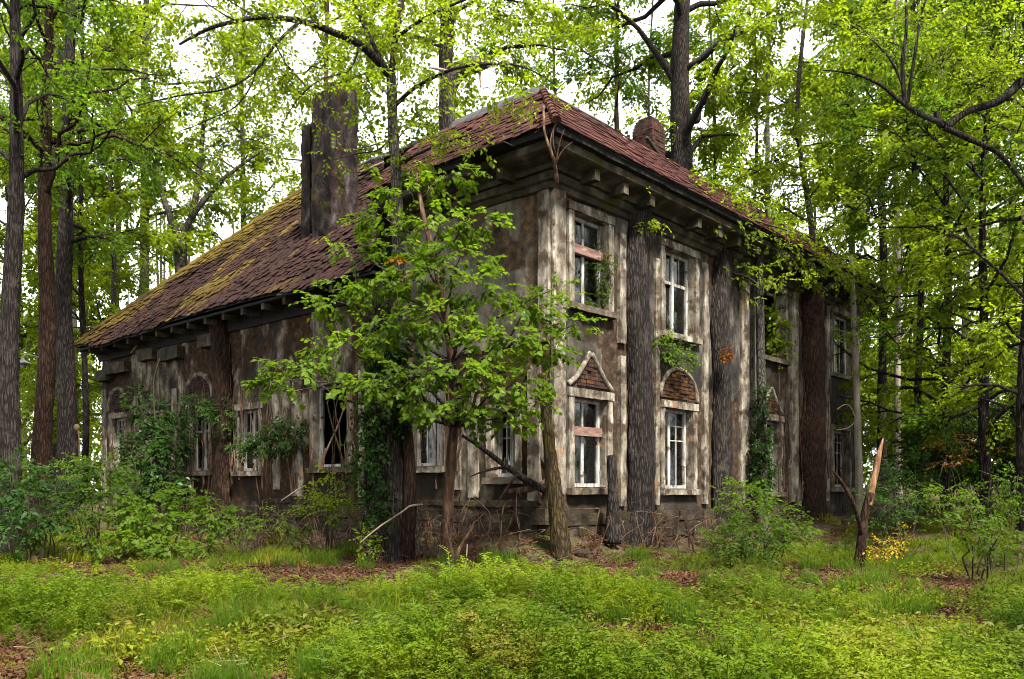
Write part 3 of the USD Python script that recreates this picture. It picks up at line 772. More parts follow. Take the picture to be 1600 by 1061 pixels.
# wing eaves: boards, rafter tails, moss hung blocks
obj('soffit', cat_mesh([rough_box((-0.74, SL + 0.05, 7.16), (0.0, 23.85, 7.24), 0.02, 0.4, 4, 2.0), rough_box((-0.10, SL + 0.05, 6.75), (-0.035, 23.4, 7.15), 0.02, 0.3, 5, 2.0)]), M['dark_wood'], house, smooth=40)
for k in range(16):
    s = SL + 0.7 + k * 1.12
    obj('rafter_tail', rb('side', s, s + 0.14, 0.105, 0.72, 6.96, 7.155, 0.015, 0.14, seed=200 + k, freq=5), M['cornice'], house, smooth=40)
for k, (s, wd, z) in enumerate([(14.0, 1.0, 6.35), (16.4, 1.5, 6.2), (18.3, 1.2, 6.35), (20.6, 1.7, 6.1), (22.2, 0.9, 5.9)]):
    obj('cornice_block', rb('side', s, s + wd, 0.0, 0.34, z, z + 0.42, 0.05, 0.12, seed=230 + k, freq=2.5), M['cornice'], house, smooth=40)


# roofs
def tile_piece(r, w, l, th, point=0.35):
    """One tile lying in (along, up the slope, off the slope); its lower edge rounded."""
    k = 5 if point > 0 else 2
    a = np.linspace(-1, 1, k)
    low = np.stack([a * w / 2, -l * (0.5 + 0.0 * a) + l * 0.12 * point * np.abs(a) ** 2 * 2, 0 * a], -1)
    up = np.stack([a[[0, -1]] * w / 2, np.full(2, l * 0.5), np.zeros(2)], -1)
    ring = np.vstack([low, up[::-1]])
    top = ring + [0, 0, th]
    V = np.vstack([ring, top])
    n = len(ring)
    F = []
    for i in range(n):
        j = (i + 1) % n
        F += [[i, j, n + j], [i, n + j, n + i]]
    for i in range(1, n - 1):
        F += [[n, n + i, n + i + 1]]
    return V, np.array(F)


def slope_tiles(origin, along, up, rows, seed, w, l, th, tilt, wear=0.03, drop=0.0, point=0.35):
    """Courses of tiles on a slope. rows: function(course height h) -> (a0, a1) or None. Returns a list of (V, F)."""
    r = np.random.default_rng(seed)
    along, up = unit(np.asarray(along, float)), unit(np.asarray(up, float))
    nor = np.cross(along, up)
    if nor[2] < 0:
        nor = -nor
    expo = l * 0.62
    out = []
    h, k = 0.0, 0
    while True:
        lim = rows(h)
        if lim is None:
            break
        a = lim[0] + (w * 0.5 if k % 2 else 0.0)
        while a < lim[1]:
            if r.random() > drop:
                V, F = tile_piece(r, w * r.uniform(0.86, 0.97), l * r.uniform(0.94, 1.04), th * r.uniform(0.8, 1.3), point)
                ang = r.normal(0, wear)
                ca, sa = math.cos(ang), math.sin(ang)
                V = np.stack([V[:, 0] * ca - V[:, 1] * sa, V[:, 0] * sa + V[:, 1] * ca, V[:, 2] - V[:, 1] * tilt + abs(r.normal(0, wear * 0.35))], -1)
                c = np.asarray(origin, float) + along * a + up * (h + l * 0.4 + r.normal(0, wear * 0.3)) + nor * 0.02
                P = c + V[:, [0]] * along + V[:, [1]] * up + V[:, [2]] * nor
                if np.cross(along, up) @ nor < 0:
                    F = F[:, ::-1]
                out.append((P, F))
            a += w
        h += expo
        k += 1
    return out


# tall block: steep red tiles up to a flatter grey top
O, INS, TOP = 0.95, 1.24, 11.25
rise = TOP - EAVE
run = O + INS
sl = math.hypot(rise, run)
upF, upS = (0, run / sl, rise / sl), (run / sl, 0, rise / sl)
LEN = FL + O
deck_v = np.array([(-O, -O, EAVE), (LEN, -O, EAVE), (LEN - run, INS, TOP), (INS, INS, TOP), (-O, SL + 0.2, EAVE), (INS, SL + 0.2, TOP), (LEN, 9.4, EAVE), (LEN - run, 7.2, TOP), (INS, 7.2, TOP), (3.0, 9.4, EAVE)], float)
deck_f = np.array([(0, 1, 2), (0, 2, 3), (0, 3, 5), (0, 5, 4), (1, 6, 7), (1, 7, 2), (3, 2, 7), (3, 7, 8), (8, 7, 6), (8, 6, 9)])
roof_a = obj('roof', (deck_v - [0, 0, 0.03], deck_f), M['dark_wood'], house, label='steep red tiled roof over the tall corner block')


def rows_front(h):
    f = h / sl * run
    return None if h > sl - 0.1 else (-O + f + 0.12, LEN - f)


def rows_side(h):
    f = h / sl * run
    return None if h > sl - 0.1 else (-(SL + 0.25), O - f - 0.12)


tF = slope_tiles((0, -O, EAVE), (1, 0, 0), upF, rows_front, 11, 0.23, 0.30, 0.018, 0.06, wear=0.045, drop=0.012)
tS = slope_tiles((-O, 0, EAVE), (0, -1, 0), upS, rows_side, 12, 0.23, 0.30, 0.018, 0.06, wear=0.05, drop=0.02)
near = sorted(tF, key=lambda t: t[0][:, 0].mean())
sideN = sorted(tS, key=lambda t: t[0][:, 1].mean())
pick = near[:210] + sideN[:90]
for V, F in pick:
    obj('roof_tile', (V, F), M['tile'], roof_a)
obj('tiling', cat_mesh(near[210:] + sideN[90:]), M['tile'], roof_a, kind='stuff')
# hip caps
hip0, hip1 = np.array([-O, -O, EAVE + 0.05]), np.array([INS, INS, TOP + 0.05])
for k in range(10):
    a, b = hip0 + (hip1 - hip0) * (k / 10), hip0 + (hip1 - hip0) * ((k + 1.12) / 10)
    obj('hip_tile', tube(np.array([a + [0, 0, 0.02], b]), [0.10, 0.085], 9, amp=0.12, seed=k), M['tile'], roof_a, smooth=40)
# grey upper roof, a low hump ending part of the way along
n_u, n_v = 34, 14
U, Vv = np.meshgrid(np.linspace(INS - 0.06, 4.6, n_u), np.linspace(INS - 0.06, 4.4, n_v))
hump = np.minimum(np.minimum(1.0, (U - INS + 0.06) / 0.75), np.minimum((4.6 - U) / 1.9, (Vv - INS + 0.06) / 1.1)).clip(0, 1) ** 0.7
Zt = TOP + 0.03 + 0.62 * hump + 0.03 * (fbm(np.stack([U * 3, Vv * 3, 0 * U], -1), 8) - 0.5)
i, j = np.meshgrid(np.arange(n_v - 1), np.arange(n_u - 1), indexing='ij')
q = i * n_u + j
obj('upper_roof', (np.stack([U, Vv, Zt], -1).reshape(-1, 3), np.concatenate([np.stack([q, q + 1, q + n_u + 1], -1).reshape(-1, 3), np.stack([q, q + n_u + 1, q + n_u], -1).reshape(-1, 3)])), M['lead'], roof_a, smooth=True)
obj('roofing_felt_flap', flip('side', rough_box((0.25, 0.90, 9.02), (1.5, 1.28, 9.05), 0.03, 0.1, 3, 2.5)), M['dark_wood'], roof_a, smooth=40, label='torn black roofing felt sagging off the eave')

# wing: one huge hipped roof
WO, WR = 0.8, 6.5
WE = 24.0
wz = WEAVE + WR
r0, r1 = np.array([-WO + WR, 6.6, wz]), np.array([-WO + WR, WE - WR, wz])
wv = np.array([(-WO, SL + 0.12, WEAVE), (-WO, WE, WEAVE), r1, r0, (-WO + 2 * WR, WE, WEAVE), (-WO + 2 * WR, 6.6, WEAVE), (3.1, SL + 0.12, WEAVE + 3.9)], float)
wf = np.array([(1, 0, 6), (1, 6, 3), (1, 3, 2), (1, 2, 4), (2, 3, 5), (2, 5, 4), (6, 5, 3)])
def sag(p):
    """How far the wing roof has sunk at a point of its front slope."""
    p = np.asarray(p, float)
    hd = (WE - p[..., 1]) - (p[..., 0] + WO)
    return 0.26 * sstep(hd, 0.2, 2.2) * sstep(wz - p[..., 2], 0.1, 1.2) * sstep(fbm(p * np.array([0.28, 0.28, 0.0]), 79, 3), 0.40, 0.72)


gh, gs = np.meshgrid(np.linspace(0, WR, 40), np.linspace(0, 1, 90), indexing='ij')
g_lo, g_hi = SL + 0.12 + np.maximum(0, gh - 3.9) * 0.54, WE - gh
gp = np.stack([-WO + gh, g_lo + (g_hi - g_lo) * gs, WEAVE + gh], -1)
gp[..., 2] -= sag(gp) + 0.05
i, j = np.meshgrid(np.arange(39), np.arange(89), indexing='ij')
q = i * 90 + j
deck = (gp.reshape(-1, 3), np.concatenate([np.stack([q, q + 1, q + 91], -1).reshape(-1, 3), np.stack([q, q + 91, q + 90], -1).reshape(-1, 3)])[:, ::-1])
roof_b = obj('roof', cat_mesh([deck, (wv - [0, 0, 0.05], wf[3:])]), M['dark_wood'], house, label='long brown mossy hipped roof over the low wing')
wsl = WR * math.sqrt(2)


def rows_wing(h):
    f = h / math.sqrt(2)
    return None if h > wsl - 0.1 else (-(WE - f) + 0.1, -(SL + 0.14 + max(0.0, f - 3.9) * 0.5))


tw = slope_tiles((-WO, 0, WEAVE), (0, -1, 0), (1, 0, 1), rows_wing, 13, 0.21, 0.30, 0.016, 0.05, wear=0.09, drop=0.035, point=0.0)
cy = np.array([t[0].mean(0) for t in tw])
hipd = (WE - cy[:, 1]) - (cy[:, 0] + WO)                   # how far a shingle lies from the hip
mossy = (hipd + (fbm(cy * 0.6, 77, 3) - 0.5) * 5.0 < 1.7) | (fbm(cy * np.array([0.35, 0.8, 0.35]), 78, 4) > 0.62)
# the roof has sagged: shingles follow gentle hollows, some have slipped
for t, c in zip(tw, cy):
    t[0][:, 2] -= sag(c)
best = np.argsort(cy[:, 1] + cy[:, 2] * 0.6)[:300]
bset = set(best.tolist())
for i_ in best:
    obj('shingle', tw[i_], M['shingle_moss' if mossy[i_] else 'shingle'], roof_b)
obj('shingle_covering', cat_mesh([t for i_, t in enumerate(tw) if i_ not in bset and not mossy[i_]]), M['shingle'], roof_b, kind='stuff')
obj('mossy_shingle_covering', cat_mesh([t for i_, t in enumerate(tw) if i_ not in bset and mossy[i_]]), M['shingle_moss'], roof_b, kind='stuff')
hipA, hipB = np.array([-WO, WE, WEAVE + 0.06]), np.array([-WO + WR, WE - WR, wz + 0.06])
for k in range(22):
    a, b = hipA + (hipB - hipA) * (k / 22), hipA + (hipB - hipA) * ((k + 1.12) / 22)
    obj('hip_tile', tube(np.array([a + [0, 0, 0.03], b]), [0.13, 0.11], 8, amp=0.2, seed=k), M['shingle_moss'], roof_b, smooth=40)
for k in range(12):
    a, b = r0 + (r1 - r0) * (k / 12), r0 + (r1 - r0) * ((k + 1.06) / 12)
    obj('ridge_cap', tube(np.array([a + [0, 0, 0.05 + 0.03 * math.sin(k * 2.1)], b + [0, 0, 0.05]]), [0.13, 0.12], 8, amp=0.2, seed=k), M['lead'], roof_b, smooth=40)
# the open side of the tall roof above the wing, boarded with dark planks
for k in range(7):
    u0 = -0.62 + k * 0.52
    zt = EAVE + (min(u0 + 0.26, INS) + O) * rise / run - 0.10
    obj('verge_board', rough_box((u0, SL + 0.02, u0 + 8.0), (u0 + 0.5, SL + 0.10, max(zt, u0 + 8.6)), 0.012, 0.3, 70 + k), M['dark_wood'], roof_a, smooth=40)
# snow rail pipe along the upper slope, and a sagging walkway board
obj('roof_rail', tube(catmull(np.array([(4.6, 12.5, 13.02), (4.7, 9.0, 13.12), (4.55, 7.5, 13.0), (4.6, 6.6, 13.05)]), 14), 0.06, 8), M['twig_pale'], roof_b, smooth=True)
obj('roof_rail', tube(catmull(np.array([(3.4, 9.3, 11.8), (3.5, 7.5, 11.9), (3.35, 6.0, 11.8)]), 12), 0.07, 8), M['lead'], roof_b, smooth=True)

# chimneys: soot streaked render, worn round at the top
def stack(lo, hi, seed, round_top=0.25, amp=0.06):
    V, F = rough_box(lo, hi, amp, 0.10, seed, 2.2)
    top_ = V[:, 2] > hi[2] - 0.35
    V[top_, 2] += (fbm(V[top_] * np.array([2.5, 2.5, 0]), seed + 2, 3) - 0.5) * 0.55
    c = (np.asarray(lo) + np.asarray(hi)) / 2
    t = np.clip((V[:, 2] - (hi[2] - 0.7)) / 0.7, 0, 1)
    s = 1 - round_top * t ** 2
    V[:, :2] = c[:2] + (V[:, :2] - c[:2]) * s[:, None]
    ridge = (np.abs(meshkit.noise(V * np.array([4, 4, 1.6]), seed + 5) - 0.5) * 2 - 0.4)
    V[:, :2] += (V[:, :2] - c[:2]) * (ridge * 0.09)[:, None]
    return V, F


obj('chimney', stack((1.8, 10.5, 9.2), (2.9, 11.55, 14.6), 31, 0.06, 0.05), M['chimney'], house, smooth=45, label='tall soot streaked chimney on the wing roof')
obj('chimney', stack((2.05, 12.0, 9.6), (2.6, 12.5, 13.9), 35, 0.05, 0.04), M['chimney'], house, smooth=45, label='narrow flue behind the tall chimney')
core = cat_mesh([box((8.6, 2.82, 10.9), (9.2, 3.38, 13.0))])
small = obj('chimney', core, M['brick'], house, label='small rounded brick chimney behind the red tiles')
rb_ = np.random.default_rng(37)
for row in range(27):
    z = 10.95 + row * 0.098
    inset = 0.09 + 0.2 * max(0.0, (row - 22) / 5.0) ** 1.6
    x0, x1, y0, y1 = 8.40 + inset, 9.35 - inset, 2.62 + inset, 3.56 - inset
    for side_ in range(4):
        L_ = (x1 - x0) if side_ % 2 == 0 else (y1 - y0)
        cuts = np.concatenate([[0], np.arange(0.24 if row % 2 else 0.12, L_ - 0.08, 0.25), [L_]])
        for c0, c1 in zip(cuts[:-1], cuts[1:]):
            o_ = rb_.uniform(-0.012, 0.022)
            c0, c1 = c0 + 0.006, c1 - 0.006
            lo, hi = [((x0 + c0, y0 - o_, z), (x0 + c1, y0 + 0.11, z + 0.085)), ((x1 - 0.11, y0 + c0, z), (x1 + o_, y0 + c1, z + 0.085)), ((x0 + c0, y1 - 0.11, z), (x0 + c1, y1 + o_, z + 0.085)), ((x0 - o_, y0 + c0, z), (x0 + 0.11, y0 + c1, z + 0.085))][side_]
            if side_ in (0, 3) and row > 4:
                obj('brick', rough_box(lo, hi, 0.008, 0.2, int(rb_.integers(999)), 9), M['brick' if rb_.random() < 0.75 else 'tile'], small)
obj('rubble_top', rough_box((8.7, 2.95, 12.9), (9.05, 3.25, 13.6), 0.05, 0.1, 4, 4), M['brick'], small)

# ------------------------------------------------------------------ foliage builders
DENSER = 3.4


def blob_points(rng, blobs, dens):
    """Points in flattened clumps. blobs: (centre, (rx, ry, rz)). Even shells with ragged rims."""
    P, C = [], []
    for c, r in blobs:
        n = max(3, int(DENSER * dens * r[0] * r[2] * 4))
        d = unit(rng.normal(0, 1, (n, 3))) * (rng.uniform(0.15, 1.12, (n, 1)) ** 0.55)
        P.append(np.asarray(c) + d * np.asarray(r))
        C.append(np.tile(np.asarray(c), (n, 1)))
    return np.vstack(P), np.vstack(C)


def foliage(rng, blobs, dens, size, n, leaf, shape='leaf', away=None, droop=0.25, wide=0.55, flat=0.75):
    P, C = blob_points(rng, blobs, dens)
    out = P - (C if away is None else np.asarray(away))
    D = unit(unit(out * np.array([1, 1, 0.45])) + rng.normal(0, 0.45, P.shape) - np.array([0, 0, droop]))
    return sprays(rng, P, D, size * rng.uniform(0.7, 1.3, len(P)), n, leaf, shape, wide=wide, flat=flat)


def pixel_blobs(rows):
    """(px, py, Y, rx in pixels, rz in pixels, depth in metres): clumps described where they stand."""
    out = []
    for px, py, Y, rx, rz, dep in rows:
        s = Y / 1333.0
        out.append((W(px, py, Y), (rx * s, dep, rz * s)))
    return out


def limb(a, b, r0, r1, rng, sag=0.12, sides=6, n=8, bend=0.1):
    a, b = np.asarray(a, float), np.asarray(b, float)
    L = np.linalg.norm(b - a)
    t = np.linspace(0, 1, n)
    p = a + (b - a) * t[:, None] + np.outer(np.sin(t * math.pi), [0, 0, sag * L]) + np.outer(np.sin(t * math.pi), rng.normal(0, bend * L, 3))
    p[1:-1] += rng.normal(0, 0.02 * L, (n - 2, 3))
    return tube(p, np.linspace(r0, r1, n), sides), p


def tree(name, label, px, Y, wpx, H, crown, bark, leafm, seed, lean=(0, 0), leaf=0.16, nleaf=11, nlimb=16, R=4.0, per=5, spray=0.85, group=None, flare=0.5, fork=None, wob=0.15, dens=1.0, top=None, cat='tree'):
    """A whole tree: trunk with bark ridges, limbs and a crown of leafy twigs. crown = height where the limbs begin."""
    rng = np.random.default_rng(seed)
    x = (px - 800) / 1333.0 * Y
    z0 = float(gz(x, Y)) - 0.12
    r = wpx / 1333.0 * Y / 2
    t = thing(name, label, cat, (x, Y, z0), 0, group)
    n = int(max(24, min(70, H / 0.35)))
    s = np.linspace(0, 1, n)
    hh = s * H
    wobble = np.stack([np.interp(s, np.linspace(0, 1, 7), np.concatenate([[0], rng.normal(0, wob, 6)])), np.interp(s, np.linspace(0, 1, 7), np.concatenate([[0], rng.normal(0, wob, 6)]))], -1)
    from scipy.ndimage import gaussian_filter1d
    wobble = gaussian_filter1d(wobble, n / 14, axis=0)
    wobble -= wobble[0]
    path = np.stack([lean[0] * s ** 1.1 * H + wobble[:, 0], lean[1] * s * H + wobble[:, 1], hh], -1)
    rad = r * (1 - 0.72 * s) * (1 + 0 * s)
    obj('trunk', tube(path, rad, 22 if wpx > 20 else 12, amp=0.16, seed=seed, flare=flare, freq=10), M[bark], t, smooth=True)
    branch, P, D = [], [], []
    for k in range(nlimb):
        f = (k + rng.uniform(0, 1)) / nlimb
        h = crown + (H * 0.97 - crown) * f
        i = int(min(n - 1, h / H * (n - 1)))
        a0 = path[i]
        az = k * 2.39996 + rng.normal(0, 0.3)
        prof = (0.45 + 0.75 * math.sin(math.pi * min(1, f * 0.85 + 0.12))) if top is None else (1.0 - (1 - top) * f)
        L = R * prof * rng.uniform(0.5, 1.3)
        elev = rng.uniform(-0.1, 0.95)
        b0 = a0 + np.array([math.cos(az) * L, math.sin(az) * L, L * elev])
        (m, p) = limb(a0, b0, max(0.02, rad[i] * 0.42), 0.015, rng, sag=0.08, sides=5)
        branch.append(m)
        for q in range(per):
            ft = rng.uniform(0.3, 1.0)
            c0 = p[int(ft * (len(p) - 1))]
            d = unit(np.array([math.cos(az), math.sin(az), 0]) + rng.normal(0, 0.75, 3) * np.array([1, 1, 0.55]))
            l2 = L * rng.uniform(0.22, 0.5)
            m2, p2 = limb(c0, c0 + d * l2, 0.03 if L > 2 else 0.015, 0.007, rng, sag=0.03, sides=3, n=4)
            branch.append(m2)
            ns = max(2, int(dens * l2 / 0.105))
            tt = rng.uniform(0.1, 1.0, ns)
            base = np.stack([np.interp(tt, np.linspace(0, 1, 4), p2[:, c]) for c in range(3)], -1)
            P.append(base + rng.normal(0, 0.14, (ns, 3)))
            D.append(unit(d * 0.8 + rng.normal(0, 0.6, (ns, 3)) - np.array([0, 0, 0.2])))
    obj('branches', cat_mesh(branch), M[bark], t, smooth=True, kind='stuff')
    P, D = np.vstack(P), np.vstack(D)
    lm, tm = sprays(rng, P, D, spray * rng.uniform(0.6, 1.25, len(P)), nleaf, leaf * 1.18, wide=0.66)
    obj('crown', lm, M[leafm], t, kind='stuff')
    return t


def shrub(name, label, blobs, leafm, seed, dens, size, n, leaf, shape='leaf', stems=10, cat='shrub', group=None, wide=0.55, stem_mat='twig', droop=0.1, base=None):
    """A bush: stems from the ground up into each clump of leaves."""
    rng = np.random.default_rng(seed)
    cs = np.array([b[0] for b in blobs])
    if base is None:
        base = np.array([cs[:, 0].mean(), cs[:, 1].mean()])
    z0 = float(gz(base[0], base[1]))
    loc = np.array([base[0], base[1], z0])
    t = thing(name, label, cat, loc, 0, group)
    st = []
    for k in range(stems):
        c, r = blobs[k % len(blobs)]
        tgt = c + unit(rng.normal(0, 1, 3)) * np.asarray(r) * 0.5
        foot = np.array([base[0] + (tgt[0] - base[0]) * 0.55 + rng.normal(0, 0.1), base[1] + (tgt[1] - base[1]) * 0.55 + rng.normal(0, 0.1), 0])
        foot[2] = float(gz(foot[0], foot[1])) - 0.05
        m, _ = limb(foot, tgt, 0.022, 0.006, rng, sag=0.05, sides=4, n=6, bend=0.06)
        st.append(place(*m, loc))
    obj('stems', cat_mesh(st), M[stem_mat], t, kind='stuff')
    lm, tm = foliage(rng, blobs, dens, size, n, leaf, shape, droop=droop, wide=wide)
    obj('leaves', place(*lm, loc), M[leafm], t, kind='stuff')
    obj('twigs', place(*tm, loc), M[stem_mat], t, kind='stuff')
    return t


# ------------------------------------------------------------------ trunks grown against the house
HANG = math.degrees(math.atan2(0.747, 0.664))


def wall_trunk(label, axis, s, wd, z0, z1, out, seed, bark='bark_dark', flare=0.5, taper=0.2):
    loc = HW(s, -out, 0) if axis == 'front' else HW(-out, s, 0)
    loc = np.array([loc[0], loc[1], z0])
    t = thing('bark_column', label, 'tree trunk', loc, HANG if axis == 'front' else HANG - 90, 'trunks grown against the house walls')
    UsdGeom.Xformable(t).AddScaleOp().Set(Gf.Vec3f(1, 0.62, 1))
    n = 60
    h = np.linspace(0, z1 - z0, n)
    rng = np.random.default_rng(seed)
    x = np.interp(h, np.linspace(0, z1 - z0, 5), rng.normal(0, 0.09, 5))
    path = np.stack([x - x[0], 0 * h, h], -1)
    rad = wd / 2 * (1 - taper * h / h[-1])
    obj('trunk', tube(path, rad, 36, amp=0.15, seed=seed, flare=flare, freq=15, flare_h=0.5), M[bark], t, smooth=True)
    return t


wall_trunk('broad dark ridged trunk between the two nearest front windows, roots spread at its foot', 'front', 3.45, 1.02, -0.2, 8.8, 0.10, 1, flare=0.45, taper=0.22)
wall_trunk('grey black trunk with an orange leaf tuft, right of the round hooded window', 'front', 7.8, 0.95, -0.1, 8.8, 0.10, 2, flare=0.25, taper=0.2)
wall_trunk('widest reddish brown trunk near the far right end of the front wall', 'front', 14.45, 1.42, 0.3, 8.8, 0.08, 3, bark='bark_brown', flare=0.08, taper=0.06)
wall_trunk('brown ivy clad trunk up to the eave between two low side wing windows', 'side', 13.9, 0.85, -0.2, 7.17, 0.08, 4, bark='bark_brown', flare=0.3, taper=-0.15)

# ------------------------------------------------------------------ near trees
def log_thing(name, label, cat, pts, rads, bark, seed, sides=16, amp=0.18, flare=0.0, extra=(), group=None):
    """A stick, log or stump from a path of points; extra: more paths that belong to it (side limbs)."""
    pts = np.asarray(pts, float)
    loc = pts[0]
    t = thing(name, label, cat, loc, 0, group)
    n = max(10, int(np.linalg.norm(np.diff(pts, axis=0), axis=1).sum() / 0.12))
    n = min(n, 60)
    path = catmull(np.column_stack([pts, rads]), n)
    obj('stem' if len(extra) else 'wood', tube(path[:, :3] - loc, path[:, 3], sides, amp=amp, seed=seed, flare=flare, freq=8), M[bark], t, smooth=True)
    for k, (p2, r2, b2) in enumerate(extra):
        p2 = np.asarray(p2, float)
        pa = catmull(np.column_stack([p2, r2]), 12)
        obj('limb', tube(pa[:, :3] - loc, pa[:, 3], 8, amp=amp, seed=seed + k, freq=6), M[b2], t, smooth=True)
    return t


# thick dark ivy covered snag in front of the wing
Ysn = 18.5
t = log_thing('dead_tree', 'thick dark ivy covered dead trunk left of the maple, standing before the wing', 'tree trunk',
              [W(604, 895, Ysn), W(604, 800, Ysn), W(602, 700, Ysn), W(598, 600, Ysn), W(592, 520, Ysn), W(588, 440, Ysn)], [0.42, 0.40, 0.40, 0.38, 0.33, 0.16], 'bark_dark', 5, 28, 0.22, 0.45,
              extra=[([W(632, 640, Ysn - 0.1), W(640, 740, Ysn - 0.2), W(632, 880, Ysn - 0.1)], [0.10, 0.13, 0.2], 'bark_brown')])
rngi = np.random.default_rng(77)
loc = W(604, 895, Ysn)
bl = pixel_blobs([(600, 640, Ysn - 0.3, 34, 46, 0.3), (575, 720, Ysn - 0.3, 20, 40, 0.25), (608, 560, Ysn - 0.3, 30, 40, 0.3), (585, 800, Ysn - 0.35, 16, 40, 0.2)])
lm, tm = foliage(rngi, bl, 60, 0.3, 7, 0.085, droop=0.5, wide=0.8)
obj('ivy', place(*lm, loc), M['leaf_ivy'], t, kind='stuff')

# slender forked tree whose bough arches over the roof
Yb = 19.0
def pth(rows, Y):
    return np.array([W(r[0], r[1], Y + (r[2] if len(r) > 2 else 0)) for r in rows])


loc = W(640, 880, Yb)
loc[2] = float(gz(loc[0], loc[1])) - 0.1
fork = thing('forked_tree', 'slender forked tree with a long bough arching left above the chimney', 'tree', loc)
main = catmull(np.column_stack([pth([(640, 885), (634, 700), (628, 560), (622, 400), (620, 300), (614, 200), (612, 120)], Yb), [0.20, 0.17, 0.15, 0.135, 0.13, 0.12, 0.12]]), 60)
obj('trunk', tube(main[:, :3] - loc, main[:, 3], 16, amp=0.12, seed=3, flare=0.4), M['bark_grey'], fork, smooth=True)
B = [([(612, 122), (590, 95, -0.2), (560, 68, -0.5), (520, 50, -0.8), (470, 33, -1.1), (420, 27, -1.3), (370, 33, -1.5), (320, 48, -1.6), (280, 70, -1.6)], 0.10, 0.025),
     ([(612, 122), (618, 60, 0.2), (628, 0, 0.3), (640, -80, 0.5), (650, -200, 0.6)], 0.085, 0.03),
     ([(470, 33, -1.1), (430, 70, -1.4), (400, 110, -1.6), (350, 140, -1.9), (280, 150, -2.0), (215, 165, -2.2)], 0.035, 0.012),
     ([(400, 110, -1.6), (370, 165, -1.8), (320, 190, -2), (280, 205, -2)], 0.02, 0.008),
     ([(560, 68, -0.5), (545, 110, -0.7), (500, 125, -1), (470, 150, -1.1), (440, 200, -1.2)], 0.03, 0.01),
     ([(614, 200), (590, 235, -0.3), (560, 240, -0.5), (520, 250, -0.8)], 0.03, 0.01),
     ([(613, 170), (660, 130, -0.4), (720, 105, -0.9), (790, 100, -1.2), (850, 120, -1.4)], 0.05, 0.012),
     ([(618, 260), (665, 235, -0.4), (720, 215, -0.8), (765, 200, -1.0)], 0.04, 0.01),
     ([(618, 60, 0.2), (680, 20, -0.1), (760, -10, -0.3), (820, -20, -0.4)], 0.045, 0.012),
     ([(612, 122), (560, 20, 0.4), (530, -60, 0.6), (500, -120, 0.8)], 0.06, 0.02),
     ([(370, 33, -1.5), (330, 10, -1.8), (300, -20, -2)], 0.02, 0.008)]
for rows, ra, rb_ in B:
    p = catmull(pth(rows, Yb), 22)
    obj('limb', tube(p - loc, np.linspace(ra, rb_, 22), 8, amp=0.1, seed=len(rows)), M['bark_dark'], fork, smooth=True)
rngf = np.random.default_rng(19)
bl = pixel_blobs([(640, 150, 18.6, 46, 40, 0.9), (690, 110, 18.3, 50, 34, 0.9), (760, 120, 17.9, 46, 32, 0.8), (820, 135, 17.7, 42, 30, 0.7), (850, 160, 17.6, 28, 18, 0.5), (690, 200, 18.2, 42, 28, 0.7), (650, 235, 18.4, 38, 22, 0.6),
                  (745, 215, 18.1, 34, 14, 0.5), (580, 60, 18.6, 60, 34, 1), (640, 30, 18.9, 60, 40, 1.1), (720, 30, 18.7, 70, 36, 1.1), (800, 20, 18.5, 50, 36, 1), (520, 20, 18.6, 60, 34, 1), (560, 130, 18.3, 40, 26, 0.7), (640, -60, 19.2, 150, 50, 1.6),
                  (590, 190, 18.5, 30, 24, 0.6)])
lm, tm = foliage(rngf, bl, 9, 0.42, 9, 0.10, droop=0.25, wide=0.7)
bl2 = pixel_blobs([(450, 30, 17.9, 60, 30, 0.8), (380, 60, 17.5, 60, 40, 0.8), (300, 60, 17.4, 60, 40, 0.8), (430, 110, 17.6, 50, 40, 0.7), (340, 140, 17.2, 60, 36, 0.7), (260, 160, 17, 60, 30, 0.7), (480, 160, 17.9, 40, 40, 0.6), (400, 200, 17.3, 50, 40, 0.7), (320, 220, 17.1, 46, 30, 0.6), (520, 245, 18.2, 30, 20, 0.4), (470, 90, 17.8, 60, 40, 0.7)])
lm2, tm2 = foliage(rngf, bl2, 5.0, 0.42, 8, 0.085, droop=0.2, wide=0.6)
obj('crown', place(*cat_mesh([lm, lm2]), loc), M['leaf_bright'], fork, kind='stuff')
obj('twigs', place(*cat_mesh([tm, tm2]), loc), M['twig'], fork, kind='stuff')

